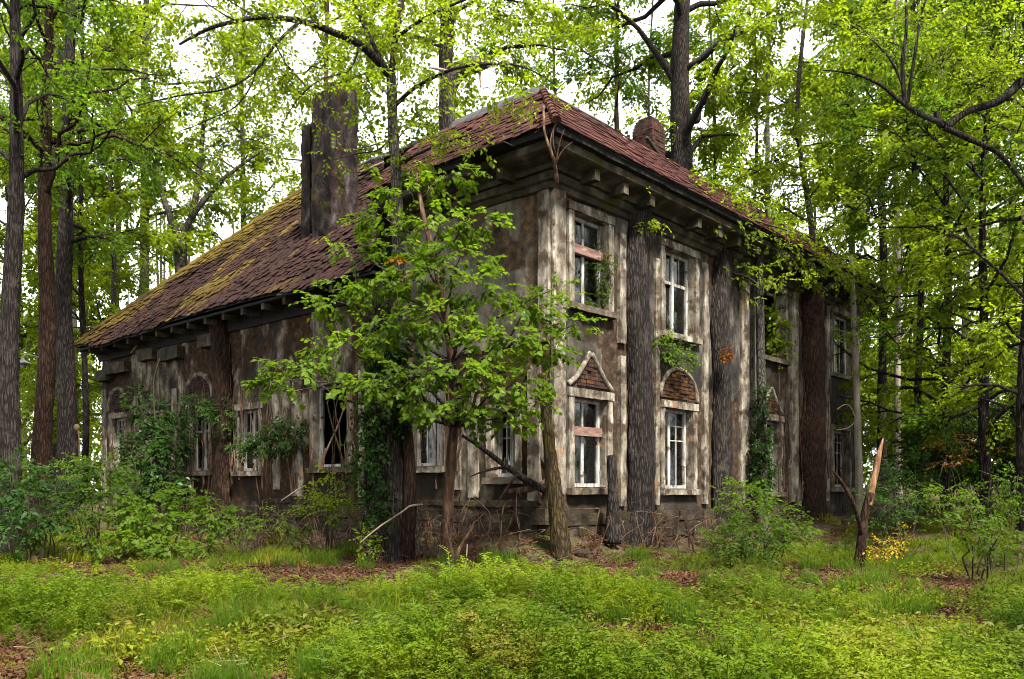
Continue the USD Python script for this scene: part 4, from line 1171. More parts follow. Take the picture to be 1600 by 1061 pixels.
# the maple in front of the corner
Ym = 19.2
loc = W(703, 880, Ym)
loc[2] = float(gz(loc[0], loc[1])) - 0.1
maple = thing('young_maple', 'young maple with layered bright green leaves before the corner of the house', 'tree', loc)
main = catmull(np.column_stack([pth([(696, 885), (700, 800), (705, 720, -0.1), (711, 645, -0.3), (702, 540, -0.8), (684, 430, -1.2), (660, 330, -1.3), (650, 270, -1.3)], Ym), [0.16, 0.12, 0.11, 0.11, 0.085, 0.07, 0.05, 0.03]]), 50)
obj('trunk', tube(main[:, :3] - loc, main[:, 3], 16, amp=0.2, seed=9, flare=0.35), M['deadwood'], maple, smooth=True)
mb = pixel_blobs([(640, 300, 18.2, 60, 18, 0.6), (700, 275, 18.3, 50, 18, 0.5), (600, 340, 18.0, 50, 20, 0.6), (690, 345, 17.6, 62, 24, 0.7), (625, 385, 17.6, 58, 20, 0.7), (720, 400, 17.2, 56, 22, 0.7), (655, 430, 17.0, 66, 24, 0.8), (580, 440, 17.4, 56, 26, 0.7),
                  (520, 470, 17.6, 46, 24, 0.6), (760, 455, 16.8, 60, 24, 0.8), (830, 480, 16.8, 52, 22, 0.6), (900, 505, 17.0, 42, 15, 0.5), (690, 500, 16.4, 76, 30, 0.9), (610, 510, 16.8, 60, 30, 0.8), (540, 540, 17.2, 56, 26, 0.7), (470, 575, 17.2, 56, 24, 0.6),
                  (430, 600, 17.3, 30, 30, 0.4), (780, 530, 16.2, 66, 30, 0.9), (850, 540, 16.8, 40, 28, 0.6), (720, 575, 16.0, 66, 30, 0.9), (640, 590, 16.2, 60, 30, 0.8), (580, 600, 16.6, 46, 26, 0.7), (800, 600, 16.2, 56, 28, 0.8), (740, 635, 16.2, 56, 24, 0.7),
                  (680, 640, 16.4, 46, 22, 0.6), (830, 630, 16.6, 30, 26, 0.5), (800, 655, 16.6, 26, 18, 0.4), (545, 385, 17.9, 26, 14, 0.4), (870, 450, 17.1, 26, 16, 0.4), (745, 345, 17.8, 30, 16, 0.4)])
rngm = np.random.default_rng(29)
for c, r in mb:
    z = c[2] - 0.35 * np.hypot(c[0] - main[:, 0].mean(), c[1] - Ym) - 0.2
    i = int(np.argmin(np.abs(main[:, 2] - max(z, 3.0))))
    m, _ = limb(main[i, :3], c, max(0.02, main[i, 3] * 0.45), 0.01, rngm, sag=0.06, sides=6, n=9, bend=0.04)
    obj('limb', place(*m, loc), M['bark_grey'], maple, smooth=True)
lm, tm = foliage(rngm, [(c, (0.95 * r[0], 0.95 * r[1], 0.62 * r[2])) for c, r in mb], 20, 0.36, 9, 0.105, 'maple', droop=0.22, flat=0.86)
obj('crown', place(*lm, loc), M['leaf_maple'], maple, kind='stuff')
obj('twigs', place(*tm, loc), M['twig'], maple, kind='stuff')
au = pixel_blobs([(620, 405, 16.9, 9, 5, 0.12), (632, 428, 16.9, 10, 3, 0.1)])
lm, tm = foliage(rngm, au, 70, 0.14, 5, 0.075, 'maple')
obj('autumn_leaves', place(*lm, loc), M['leaf_autumn'], maple, label='small tuft of orange leaves in the crown')

# leaning mossy log against the corner
log_thing('leaning_log', 'dark mossy log leaning upright against the corner of the house', 'log', [W(878, 880, 17.9), W(868, 780, 18.1), W(856, 680, 18.3), W(848, 585, 18.5)], [0.22, 0.165, 0.14, 0.11], 'bark_moss', 21, 22, 0.22, 0.2)
# slender ivy hung trunk before the third window
Yt = 26.0
xs_ = W(1190, 780, Yt)
log_thing('slender_tree', 'slender pale trunk with ivy at its foot before the third front window', 'tree', [np.array([xs_[0], Yt, gz(xs_[0], Yt) - 0.1]), W(1191, 700, Yt), W(1188, 560, Yt), W(1187, 430, Yt), W(1182, 330, Yt)], [0.17, 0.155, 0.14, 0.13, 0.09], 'bark_grey', 23, 14, 0.15, 0.4,
          extra=[([W(1187, 450, Yt), W(1160, 430, Yt - 0.6), W(1120, 425, Yt - 1.2)], [0.05, 0.03, 0.012], 'bark_grey'), ([W(1187, 470, Yt), W(1215, 440, Yt - 0.7), W(1245, 425, Yt - 1.2)], [0.05, 0.03, 0.012], 'bark_grey'), ([W(1187, 400, Yt), W(1150, 375, Yt - 0.8), W(1105, 372, Yt - 1.6)], [0.05, 0.03, 0.012], 'bark_grey')])
Yt = 30.4
xs_ = W(1343, 790, Yt)
log_thing('slender_tree', 'thin pale trunk standing at the far right corner of the house', 'tree', [np.array([xs_[0], Yt, gz(xs_[0], Yt) - 0.1]), W(1341, 700, Yt), W(1338, 600, Yt), W(1333, 470, Yt), W(1330, 400, Yt)], [0.14, 0.13, 0.12, 0.1, 0.08], 'bark_pale', 24, 12, 0.15, 0.3)
# broken sapling at the right with peeled orange wood
Ys = 18.0
log_thing('broken_sapling', 'broken forked sapling with peeled orange wood right of the green bush', 'tree', [W(1338, 905, Ys), W(1346, 850, Ys), W(1352, 800, Ys + 0.1), W(1360, 770, Ys + 0.1)], [0.12, 0.10, 0.085, 0.085], 'bark_brown', 25, 14, 0.25, 0.3,
          extra=[([W(1357, 790, Ys + 0.1), W(1366, 745, Ys + 0.2), W(1372, 715, Ys + 0.2), W(1380, 685, Ys + 0.3)], [0.075, 0.075, 0.06, 0.012], 'peeled'), ([W(1346, 838, Ys), W(1338, 800, Ys - 0.2), W(1322, 765, Ys - 0.3), W(1300, 735, Ys - 0.4)], [0.055, 0.04, 0.045, 0.02], 'bark_brown')])

# ------------------------------------------------------------------ the wood: trees one can tell apart
def T(*a, **k):
    return tree(*a, group='trees of the wood round the house', **k)


T('old_tree', 'broad dark brown trunk at the far left edge of the picture', 15, 22, 38, 17, 9.5, 'bark_dark', 'leaf_mid', 101, lean=(0.012, 0), R=3.0, leaf=0.11, spray=0.6, nlimb=12, wob=0.08, dens=0.7)
T('old_tree', 'second brown trunk from the left edge, with a lamp hood beside it', 60, 26, 33, 19, 10, 'bark_brown', 'leaf_mid', 102, lean=(0.02, 0.0), R=3.4, leaf=0.12, spray=0.65, nlimb=12, wob=0.1, dens=0.7)
T('old_tree', 'ivy darkened trunk just left of the wing roof corner', 104, 33, 34, 24, 10.5, 'bark_dark', 'leaf_mid', 103, lean=(0.012, 0), R=3.6, nlimb=16, wob=0.15, leaf=0.14, dens=0.7)
T('young_tree', 'thin dark stem beside the ivy darkened trunk', 131, 37, 12, 22, 7, 'bark_dark', 'leaf_bright', 104, R=2.6, nlimb=18)
T('young_tree', 'thin grey stem between the ivy darkened trunk and the wing roof', 168, 42, 11, 24, 4, 'bark_grey', 'leaf_bright', 105, R=4.0, nlimb=20)
T('tall_tree', 'straight grey trunk rising behind the lower end of the wing roof', 222, 46, 21, 34, 15, 'bark_grey', 'leaf_bright', 106, lean=(0.012, 0), R=5.0, nlimb=18, leaf=0.18)
T('tall_tree', 'pale mossy trunk rising behind the tall chimney', 513, 46, 15, 34, 15, 'bark_moss', 'leaf_bright', 108, R=5.0, nlimb=18, leaf=0.18)
T('tall_tree', 'mighty dark trunk rising behind the ridge of the wing', 700, 36, 44, 30, 19, 'bark_dark', 'leaf_bright', 109, lean=(0.008, 0), R=5.0, nlimb=14, leaf=0.16, wob=0.25)
T('young_tree', 'faint grey stem in the sky gap above the red roof corner', 868, 52, 9, 36, 20, 'bark_grey', 'leaf_mid', 110, R=4.2, nlimb=14, leaf=0.18, dens=0.7)
T('young_tree', 'straight moss green stem just right of the red roof peak', 964, 46, 13, 34, 19, 'bark_moss', 'leaf_mid', 111, R=4.0, nlimb=12, leaf=0.17, dens=0.7)
T('young_tree', 'thin forked stem left of the huge trunk behind the roof', 1014, 48, 9, 30, 16, 'bark_grey', 'leaf_mid', 112, R=3.6, nlimb=14, leaf=0.17, dens=0.8)
T('tall_tree', 'huge grey trunk towering behind the small chimney', 1068, 40, 54, 32, 16, 'bark_dark', 'leaf_bright', 113, lean=(0, 0), R=5.2, nlimb=16, leaf=0.17, wob=0.1)
T('young_tree', 'thin leaning stem behind the right end of the red tiles', 1128, 42, 10, 26, 9, 'bark_grey', 'leaf_bright', 114, lean=(-0.03, 0), R=3.2, nlimb=14, leaf=0.16)
T('young_tree', 'thin stem above the creeper covered eave', 1175, 44, 9, 28, 10, 'bark_dark', 'leaf_bright', 115, lean=(0.01, 0), R=3.2, nlimb=14, leaf=0.16)
T('young_tree', 'twisted branching tree above the far end of the front eave', 1262, 40, 15, 26, 9, 'bark_grey', 'leaf_bright', 116, lean=(-0.01, 0), R=3.6, nlimb=15, leaf=0.16, wob=0.35)
T('young_tree', 'dark slim trunk just right of the house end', 1378, 36, 16, 28, 6, 'bark_dark', 'leaf_bright', 117, R=4.2, nlimb=22, leaf=0.15)
T('young_tree', 'pale stem between the dark slim trunks right of the house', 1402, 34, 12, 26, 6, 'bark_pale', 'leaf_mid', 118, R=3.6, nlimb=20, leaf=0.14)
T('young_tree', 'tall thin stem in the light gap right of the house', 1438, 31, 12, 26, 7, 'bark_dark', 'leaf_bright', 119, lean=(-0.02, 0), R=4.0, nlimb=22, leaf=0.14)
T('leafy_tree', 'dense leafy tree left of the dark hollow at the right', 1478, 29, 16, 19, 2.0, 'bark_dark', 'leaf_bright', 120, R=3.6, nlimb=34, leaf=0.13, spray=0.7, dens=0.85)
T('leafy_tree', 'dense dark leafy tree over the hollow at the right', 1540, 26, 18, 17, 1.8, 'bark_dark', 'leaf_mid', 121, R=3.4, nlimb=34, leaf=0.12, spray=0.7, dens=0.85)
T('leafy_tree', 'dense leafy tree cut by the right edge of the picture', 1602, 23, 20, 17, 2.2, 'bark_dark', 'leaf_bright', 122, R=3.6, nlimb=30, leaf=0.12, spray=0.7, dens=0.85)
T('leafy_tree', 'bright yellow green tree high behind the leafy trees at the right', 1510, 40, 14, 30, 5, 'bark_grey', 'leaf_bright', 123, R=5.6, nlimb=30, leaf=0.17, dens=1.1)
T('leafy_tree', 'bright leafy tree in the far left background left of the roof', 20, 44, 16, 30, 2.0, 'bark_grey', 'leaf_bright', 124, R=5.5, nlimb=32, leaf=0.18, dens=0.95)
T('leafy_tree', 'bright leafy tree behind the brown trunks at the left', 90, 50, 16, 34, 2.0, 'bark_grey', 'leaf_bright', 125, R=5.5, nlimb=32, leaf=0.2, dens=0.95)
T('leafy_tree', 'light green tree filling the gap beside the straight grey trunk', 180, 56, 14, 36, 3.0, 'bark_grey', 'leaf_bright', 126, R=5.5, nlimb=30, leaf=0.2, dens=0.85)
T('leafy_tree', 'light green tree behind the upper slope of the wing roof', 380, 54, 14, 34, 11, 'bark_grey', 'leaf_bright', 127, R=5.5, nlimb=22, leaf=0.2, dens=0.55)
T('leafy_tree', 'light green tree between the tall chimney and the mighty dark trunk', 610, 50, 13, 32, 14, 'bark_grey', 'leaf_bright', 128, R=5.2, nlimb=22, leaf=0.19, dens=0.6)
T('leafy_tree', 'light green tree behind the creeper covered eave', 1200, 56, 14, 36, 8, 'bark_grey', 'leaf_bright', 129, R=5.0, nlimb=20, leaf=0.2, dens=0.7)
T('leafy_tree', 'tall light tree behind the slim trunks right of the house', 1330, 54, 14, 38, 4, 'bark_grey', 'leaf_bright', 130, R=5.2, nlimb=24, leaf=0.2)
T('leafy_tree', 'far light green tree in the gap between slim trunks at the right', 1430, 60, 12, 40, 3, 'bark_grey', 'leaf_bright', 131, R=6.0, nlimb=32, leaf=0.22)
T('leafy_tree', 'far bright tree beyond the right edge of the hollow', 1585, 54, 14, 38, 3, 'bark_grey', 'leaf_bright', 132, R=6.5, nlimb=34, leaf=0.2)

# Y shaped pale tree behind the wing roof
Yy = 44.0
loc = W(283, 760, Yy)
loc[2] = float(gz(loc[0], loc[1]))
yt = thing('forked_tree', 'pale trunk forking like a Y behind the middle of the wing roof', 'tree', loc)
p = catmull(pth([(284, 790), (284, 430), (282, 375)], Yy), 24)
obj('trunk', tube(p - loc, np.linspace(0.45, 0.32, 24), 14, amp=0.12, seed=5), M['bark_grey'], yt, smooth=True)
rngy = np.random.default_rng(61)
ends = []
for rows in ([(282, 378), (268, 345), (252, 295), (245, 240), (238, 150)], [(283, 378), (296, 345), (330, 300), (372, 262), (420, 230)], [(255, 300), (240, 270), (210, 240)], [(300, 340), (310, 280), (318, 200), (330, 120)]):
    p = catmull(pth(rows, Yy), 16)
    obj('limb', tube(p - loc, np.linspace(0.2, 0.05, 16), 7, amp=0.1, seed=3), M['bark_grey'], yt, smooth=True)
bl = pixel_blobs([(250, 300, 44, 34, 30, 1.5), (235, 230, 44, 36, 30, 1.5), (330, 310, 44, 50, 34, 1.5), (390, 270, 44, 56, 40, 1.5), (430, 300, 44, 50, 34, 1.5), (300, 380, 44, 30, 18, 1.0), (320, 210, 44, 40, 36, 1.5), (240, 160, 44, 40, 40, 1.5), (350, 150, 44, 40, 40, 1.5), (410, 330, 44, 40, 20, 1)])
lm, tm = foliage(rngy, bl, 2.4, 0.85, 12, 0.17, wide=0.6)
obj('crown', place(*lm, loc), M['leaf_bright'], yt, kind='stuff')

# dark bough reaching in at the upper right, with its tree standing beyond the frame edge
Yr = 16.0
loc = W(1660, 900, Yr)
loc[2] = float(gz(loc[0], loc[1])) - 0.1
ed = thing('overhanging_tree', 'tree beyond the right edge whose thick black bough reaches in at the upper right', 'tree', loc)
p = catmull(np.column_stack([pth([(1660, 900), (1655, 600), (1650, 300), (1640, 60), (1635, -150)], Yr), [0.26, 0.22, 0.2, 0.16, 0.12]]), 40)
obj('trunk', tube(p[:, :3] - loc, p[:, 3], 16, amp=0.15, seed=8, flare=0.4), M['bark_dark'], ed, smooth=True)
for rows, a, b in (([(1648, 70), (1600, 122), (1560, 158), (1510, 175), (1475, 200), (1462, 175)], 0.12, 0.05), ([(1482, 195), (1440, 180), (1415, 165), (1370, 130), (1330, 115), (1285, 110)], 0.06, 0.012), ([(1475, 200), (1520, 220), (1560, 240), (1590, 275), (1610, 310)], 0.06, 0.03),
                   ([(1415, 165), (1410, 100), (1416, 40), (1412, -40)], 0.05, 0.02), ([(1418, 160), (1430, 80), (1440, 20), (1470, -40)], 0.04, 0.015), ([(1416, 160), (1395, 100), (1370, 70), (1330, 40)], 0.03, 0.01)):
    q = catmull(pth(rows, Yr), 24)
    obj('limb', tube(q - loc, np.linspace(a, b, 24), 9, amp=0.15, seed=4), M['bark_dark'], ed, smooth=True)
rnge = np.random.default_rng(71)
bl = pixel_blobs([(1400, 60, 16, 60, 40, 1.0), (1500, 60, 16, 60, 40, 1.0), (1570, 60, 16, 50, 50, 1.0), (1540, 130, 16.2, 50, 30, 0.8), (1330, 80, 16, 40, 26, 0.7), (1460, 110, 16, 40, 30, 0.8), (1590, 200, 16, 30, 40, 0.6), (1440, 10, 16, 90, 30, 1.2), (1590, 330, 16.4, 30, 50, 0.6)])
lm, tm = foliage(rnge, bl, 9, 0.4, 9, 0.085, wide=0.65)
obj('crown', place(*lm, loc), M['leaf_bright'], ed, kind='stuff')
obj('twigs', place(*tm, loc), M['twig'], ed, kind='stuff')

# dead bough hood on the ridge behind the roof
hoodY = 30.5
log_thing('bent_snag', 'weathered bent snag curving over like a hood behind the ridge of the wing', 'tree trunk', [W(705, 260, hoodY), W(706, 190, hoodY), W(704, 150, hoodY), W(712, 120, hoodY), W(735, 103, hoodY), W(768, 100, hoodY)], [0.17, 0.15, 0.2, 0.3, 0.34, 0.1], 'bark_grey', 33, 14, 0.25,
          extra=[([W(712, 118, hoodY), W(685, 108, hoodY - 0.2), W(672, 106, hoodY - 0.3)], [0.08, 0.06, 0.03], 'twig_pale'), ([W(748, 108, hoodY), W(750, 118, hoodY), W(751, 136, hoodY)], [0.09, 0.05, 0.03], 'twig_pale')])

# distant woodland closing the view
rngd = np.random.default_rng(88)
blobs = []
for k in range(150):
    px = rngd.uniform(-260, 1860)
    Y = rngd.uniform(62, 95)
    side = 1.0 if (px < 330 or px > 1330) else 0.62
    top = rngd.uniform(4, 17) * side
    blobs.append((np.array([(px - 800) / 1333 * Y, Y, 1.0 + top]), (rngd.uniform(3, 5), 2.5, rngd.uniform(2.2, 4.0))))
for k in range(90):
    px = rngd.uniform(-500, 2100)
    Y = rngd.uniform(58, 80)
    blobs.append((np.array([(px - 800) / 1333 * Y, Y, float(gz((px - 800) / 1333 * Y, Y)) + rngd.uniform(0.3, 2.4)]), (rngd.uniform(3, 5), 2.0, rngd.uniform(1.2, 2.4))))
lm, tm = foliage(rngd, blobs, 0.25, 1.4, 10, 0.46, wide=0.7)
obj('distant_woodland', lm, M['leaf_bright'], label='pale green mass of far woodland seen between the trunks', cat='woodland', kind='stuff')
st = []
for k in range(70):
    px = rngd.uniform(-200, 1800)
    Y = rngd.uniform(60, 92)
    x = (px - 800) / 1333 * Y
    st.append(tube(np.array([[x, Y, 0], [x + rngd.normal(0, 0.3), Y, 9], [x + rngd.normal(0, 0.6), Y, 24]]), [rngd.uniform(0.15, 0.35), 0.18, 0.06], 7))
obj('distant_trunks', cat_mesh(st), M['bark_grey'], label='thin grey trunks of the far woodland', cat='woodland', kind='stuff')

# ------------------------------------------------------------------ creepers and shrubs
def climber(name, label, rows, leafm, seed, dens, size, n, leaf, vines, bark='twig', cat='creeper', wide=0.75, droop=0.5):
    bl = pixel_blobs(rows)
    rng = np.random.default_rng(seed)
    loc = np.array([bl[0][0][0], bl[0][0][1], bl[0][0][2]])
    t = thing(name, label, cat, loc)
    for p, a, b in vines:
        q = catmull(np.asarray(p, float), 24)
        obj('vine', tube(q - loc, np.linspace(a, b, 24), 6, amp=0.2, seed=seed), M[bark], t, smooth=True)
    lm, tm = foliage(rng, bl, dens, size, n, leaf, wide=wide, droop=droop)
    obj('leaves', place(*lm, loc), M[leafm], t, kind='stuff')
    obj('twigs', place(*tm, loc), M['twig'], t, kind='stuff')
    return t


climber('creeper', 'bright creeper spilling over the front eave to the right end of the house',
        [(1075, 305, 23.3, 26, 16, 0.5), (1110, 335, 24.0, 42, 28, 0.6), (1090, 290, 23.8, 30, 18, 0.6), (1150, 352, 24.8, 40, 28, 0.6), (1180, 325, 25.4, 36, 26, 0.6), (1200, 375, 26.0, 40, 28, 0.6), (1240, 392, 27.0, 36, 24, 0.6), (1275, 408, 28.0, 38, 22, 0.6), (1315, 424, 29.0, 34, 22, 0.6),
         (1160, 415, 25.2, 22, 10, 0.3), (1225, 360, 26.8, 30, 20, 0.6), (1265, 440, 28.0, 26, 10, 0.3), (1350, 470, 29.8, 12, 30, 0.4), (1130, 300, 24.6, 30, 18, 0.6), (1040, 300, 22.4, 18, 8, 0.3), (990, 292, 20.8, 16, 7, 0.2), (1355, 560, 30.4, 8, 34, 0.3)],
        'leaf_bright', 301, 11, 0.36, 8, 0.11, [(pth([(1010, 215), (1045, 255), (1080, 300), (1150, 360), (1210, 395), (1290, 415), (1340, 440)], 24.5) + np.linspace(0, 1, 7)[:, None] * np.array([0.9, 4.8, 0.85]) * 1.0, 0.06, 0.03), (pth([(1060, 320), (1130, 330), (1180, 345), (1230, 360)], 24.6), 0.04, 0.02)])
climber('creeper', 'small green creeper tuft on the sill of the second upper window', [(1048, 545, 22.4, 22, 12, 0.25), (1065, 552, 22.6, 18, 10, 0.2), (1030, 528, 22.2, 12, 8, 0.2)], 'leaf_mid', 302, 46, 0.3, 6, 0.09, [(pth([(1085, 570), (1060, 548), (1030, 525)], 22.6), 0.015, 0.008)])
climber('creeper', 'little leaf sprig hanging under the front eave between the upper windows', [(1010, 350, 21.2, 14, 5, 0.15), (1030, 352, 21.4, 14, 4, 0.15)], 'leaf_bright', 303, 60, 0.25, 5, 0.09, [(pth([(985, 330), (1010, 348), (1035, 352)], 21.4), 0.01, 0.006)])
climber('creeper', 'green shoots inside the nearest upper window', [(940, 420, 20.55, 8, 36, 0.12), (930, 470, 20.5, 16, 14, 0.15)], 'leaf_mid', 304, 70, 0.25, 6, 0.075, [(pth([(940, 485), (938, 440), (942, 390)], 20.6), 0.012, 0.006)])
climber('creeper', 'green growth filling the empty third upper window', [(1205, 520, 27.9, 12, 34, 0.2), (1215, 550, 28.0, 14, 16, 0.2)], 'leaf_bright', 305, 26, 0.4, 7, 0.13, [(pth([(1210, 570), (1206, 500), (1215, 450)], 27.9), 0.02, 0.01)])
climber('creeper', 'orange leaf tuft caught on the grey black trunk', [(1136, 553, 23.95, 7, 11, 0.05)], 'leaf_autumn', 306, 150, 0.1, 5, 0.06, [(pth([(1128, 590), (1134, 565), (1138, 545)], 24.0), 0.015, 0.006)])
climber('creeper', 'ivy wound round the foot of the slender pale trunk', [(1192, 740, 25.8, 14, 30, 0.25), (1188, 690, 25.8, 10, 30, 0.2), (1190, 630, 25.8, 8, 24, 0.15)], 'leaf_ivy', 307, 70, 0.25, 6, 0.09, [(pth([(1196, 775), (1184, 720), (1194, 660), (1186, 600)], 25.85), 0.02, 0.01)])
climber('ivy', 'dark ivy heaped against the wing wall between the two leftmost windows',         [(240, 650, 30.0, 24, 24, 0.5), (225, 700, 29.5, 30, 28, 0.6), (262, 700, 28.8, 22, 34, 0.5), (256, 750, 28.4, 34, 26, 0.6), (215, 755, 29, 30, 24, 0.5), (283, 640, 29.0, 8, 14, 0.3), (212, 618, 31.0, 12, 14, 0.4)],
        'leaf_ivy', 308, 19, 0.36, 8, 0.13, [(pth([(250, 790), (245, 700), (240, 600), (250, 560)], 29.6), 0.05, 0.02), (pth([(280, 790), (275, 700), (290, 640)], 29.0), 0.04, 0.02)], cat='ivy')
climber('ivy', 'dark ivy round the middle of the fourth wing window', [(415, 690, 25.6, 30, 16, 0.35), (445, 680, 25.2, 34, 20, 0.4), (380, 695, 26.0, 18, 10, 0.25), (460, 660, 25.0, 24, 12, 0.3), (350, 650, 27.6, 14, 26, 0.25)], 'leaf_ivy', 309, 30, 0.35, 7, 0.10, [(pth([(465, 800), (462, 720), (440, 690), (380, 695)], 25.4), 0.035, 0.012)], cat='ivy')
climber('ivy', 'leafy twig hanging across the top of the rounded hood window on the wing', [(310, 625, 28.6, 18, 8, 0.2), (335, 640, 28.2, 12, 14, 0.2), (298, 660, 28.8, 8, 24, 0.15)], 'leaf_ivy', 310, 50, 0.3, 6, 0.10, [(pth([(346, 600), (320, 618), (298, 632), (296, 690)], 28.6), 0.02, 0.01)], cat='ivy')

Yt = 26.0
climber('overhanging_spray', 'leafy sprays of the slender pale trunk hanging before the eave and the third upper window', [(1120, 428, 24.8, 24, 12, 0.4), (1155, 440, 25.2, 26, 14, 0.4), (1185, 425, 25.6, 26, 16, 0.5), (1225, 435, 25.2, 26, 12, 0.4), (1250, 425, 24.8, 20, 12, 0.4), (1105, 375, 24.4, 28, 14, 0.4), (1150, 385, 25.0, 28, 14, 0.4), (1190, 365, 25.8, 30, 20, 0.5), (1165, 465, 25.4, 16, 8, 0.3)],
        'leaf_bright', 321, 6, 0.36, 8, 0.105, [(pth([(1120, 425), (1150, 432), (1187, 452)], 25.6), 0.012, 0.03)], cat='branch', droop=0.3)
# bare vine hanging from the corner of the roof
vine = log_thing('bare_vine', 'bare pale vine twigs dangling over the corner of the red roof', 'vine', [W(850, 165, 18.6), W(850, 200, 17.6), W(858, 230, 17.5), W(868, 262, 17.7), W(870, 285, 17.9)], [0.02, 0.03, 0.03, 0.035, 0.05], 'deadwood', 51, 8, 0.2,
                 extra=[([W(867, 250, 17.6), W(860, 225, 17.5), W(868, 195, 17.5)], [0.018, 0.014, 0.006], 'deadwood'), ([W(868, 258, 17.6), W(880, 235, 17.4), W(895, 222, 17.3)], [0.022, 0.016, 0.006], 'deadwood'), ([W(869, 252, 17.6), W(874, 225, 17.5), W(882, 202, 17.4)], [0.018, 0.012, 0.006], 'deadwood'), ([W(868, 240, 17.6), W(864, 215, 17.5), W(866, 200, 17.5)], [0.012, 0.01, 0.005], 'deadwood')])
# crossed stems in the empty wing window
log_thing('bare_vine', 'crossed pale stems growing in the dark empty wing window', 'vine', [W(497, 738, 24.0), W(512, 700, 24.1), W(528, 665, 24.2), W(540, 628, 24.0)], [0.035, 0.03, 0.026, 0.02], 'twig_pale', 52, 7, 0.2,
          extra=[([W(542, 740, 23.6), W(530, 700, 23.8), W(518, 660, 24), W(508, 612, 24.1)], [0.035, 0.026, 0.022, 0.014], 'bark_moss'), ([W(518, 740, 23.8), W(520, 690, 24), W(522, 640, 24)], [0.02, 0.014, 0.01], 'bark_moss'), ([W(540, 628, 24), W(528, 612, 24.1), W(512, 605, 24.2)], [0.016, 0.012, 0.008], 'bark_moss')])
log_thing('fallen_board', 'small orange board propped in the dark empty wing window', 'board', [W(502, 735, 23.9), W(509, 700, 24.05)], [0.06, 0.02], 'peeled', 53, 5, 0.1)

def sb(rows):
    return pixel_blobs(rows)


shrub('bramble', 'low dark bramble thicket at the far left edge below the brown trunks', sb([(20, 753, 21, 39, 31, 0.8), (60, 798, 20, 39, 34, 0.8), (20, 828, 19.5, 31, 28, 0.7), (95, 748, 21.5, 31, 27, 0.7)]), 'leaf_deep', 401, 20, 0.36, 8, 0.11, 'leaf', 16, cat='bramble', group='brambles before the wing', wide=0.7)
shrub('bramble', 'bramble thicket under the leftmost wing window', sb([(150, 733, 23, 47, 27, 0.8), (180, 788, 22, 44, 31, 0.8), (120, 798, 21, 31, 31, 0.7), (150, 843, 20.5, 34, 17, 0.6)]), 'leaf_mid', 402, 18, 0.36, 8, 0.11, 'leaf', 16, cat='bramble', group='brambles before the wing', wide=0.7)
shrub('bramble', 'lush bramble thicket in front of the dark ivy heap', sb([(235, 808, 21.5, 44, 31, 0.8), (290, 778, 23, 34, 23, 0.7), (260, 853, 20.5, 31, 17, 0.6), (330, 808, 22, 31, 23, 0.7), (210, 838, 20.8, 31, 19, 0.6)]), 'leaf_mid', 403, 18, 0.36, 8, 0.115, 'maple', 16, cat='bramble', group='brambles before the wing')
shrub('bramble', 'thin bramble along the wing foot below the cross barred window', sb([(370, 818, 22, 31, 20, 0.6), (420, 808, 22.5, 31, 19, 0.6), (345, 853, 20.5, 34, 14, 0.5), (455, 838, 21, 31, 16, 0.5)]), 'leaf_mid', 404, 15, 0.36, 8, 0.095, 'leaf', 14, cat='bramble', group='brambles before the wing', wide=0.6)
shrub('sapling', 'small bright sapling under the dark empty wing window', sb([(515, 770, 20.5, 30, 14, 0.35), (500, 795, 20.3, 30, 12, 0.35), (530, 790, 20.2, 26, 12, 0.3), (520, 748, 20.5, 16, 8, 0.2)]), 'leaf_bright', 405, 30, 0.34, 7, 0.085, 'leaf', 6, cat='sapling', wide=0.6)
shrub('sapling', 'tiny bright sapling at the foot of the thick dead trunk', sb([(578, 855, 17.6, 14, 18, 0.2), (574, 835, 17.6, 10, 8, 0.15)]), 'leaf_bright', 406, 60, 0.24, 6, 0.075, 'leaf', 4, cat='sapling')
shrub('green_bush', 'lush green bush at the wall foot before the third front window', sb([(1165, 790, 18.8, 36, 28, 0.5), (1200, 820, 18.2, 50, 30, 0.6), (1150, 840, 18.0, 40, 32, 0.6), (1235, 830, 18.4, 32, 20, 0.4), (1180, 865, 17.4, 50, 22, 0.5), (1135, 865, 17.6, 26, 20, 0.4), (1160, 762, 19.2, 18, 14, 0.3)]), 'leaf_mid', 407, 26, 0.36, 9, 0.095, 'leaf', 16, cat='bush', wide=0.5)
shrub('dark_bush', 'dark bush behind the broken sapling at the right', sb([(1400, 770, 24, 34, 44, 0.8), (1375, 790, 23, 26, 30, 0.6), (1420, 740, 26, 30, 30, 0.8)]), 'leaf_deep', 408, 20, 0.45, 8, 0.09, 'leaf', 10, cat='bush')
shrub('yellow_bush', 'little yellow leaved plant right of the broken sapling', sb([(1392, 850, 18.5, 20, 12, 0.25), (1412, 838, 18.8, 10, 12, 0.2), (1375, 862, 18, 14, 8, 0.2)]), 'leaf_yellow', 409, 60, 0.26, 6, 0.07, 'leaf', 5, cat='plant')
shrub('orange_bush', 'thin bush with orange leaves at the edge of the dark hollow', sb([(1490, 690, 24, 24, 10, 0.3), (1520, 700, 24.5, 26, 8, 0.3), (1480, 720, 23.5, 20, 12, 0.3), (1560, 700, 25, 24, 8, 0.3)]), 'leaf_autumn', 410, 10, 0.4, 6, 0.09, 'leaf', 8, cat='bush')
shrub('dark_bush', 'wide dark undergrowth in the hollow under the leafy trees', sb([(1480, 690, 30, 50, 60, 1.0), (1540, 690, 30, 60, 66, 1.0), (1600, 680, 29, 50, 70, 1.0), (1440, 720, 30, 40, 46, 1.0), (1660, 680, 29, 50, 70, 1.0)]), 'leaf_ivy', 411, 13, 0.55, 9, 0.15, 'leaf', 14, cat='bush')
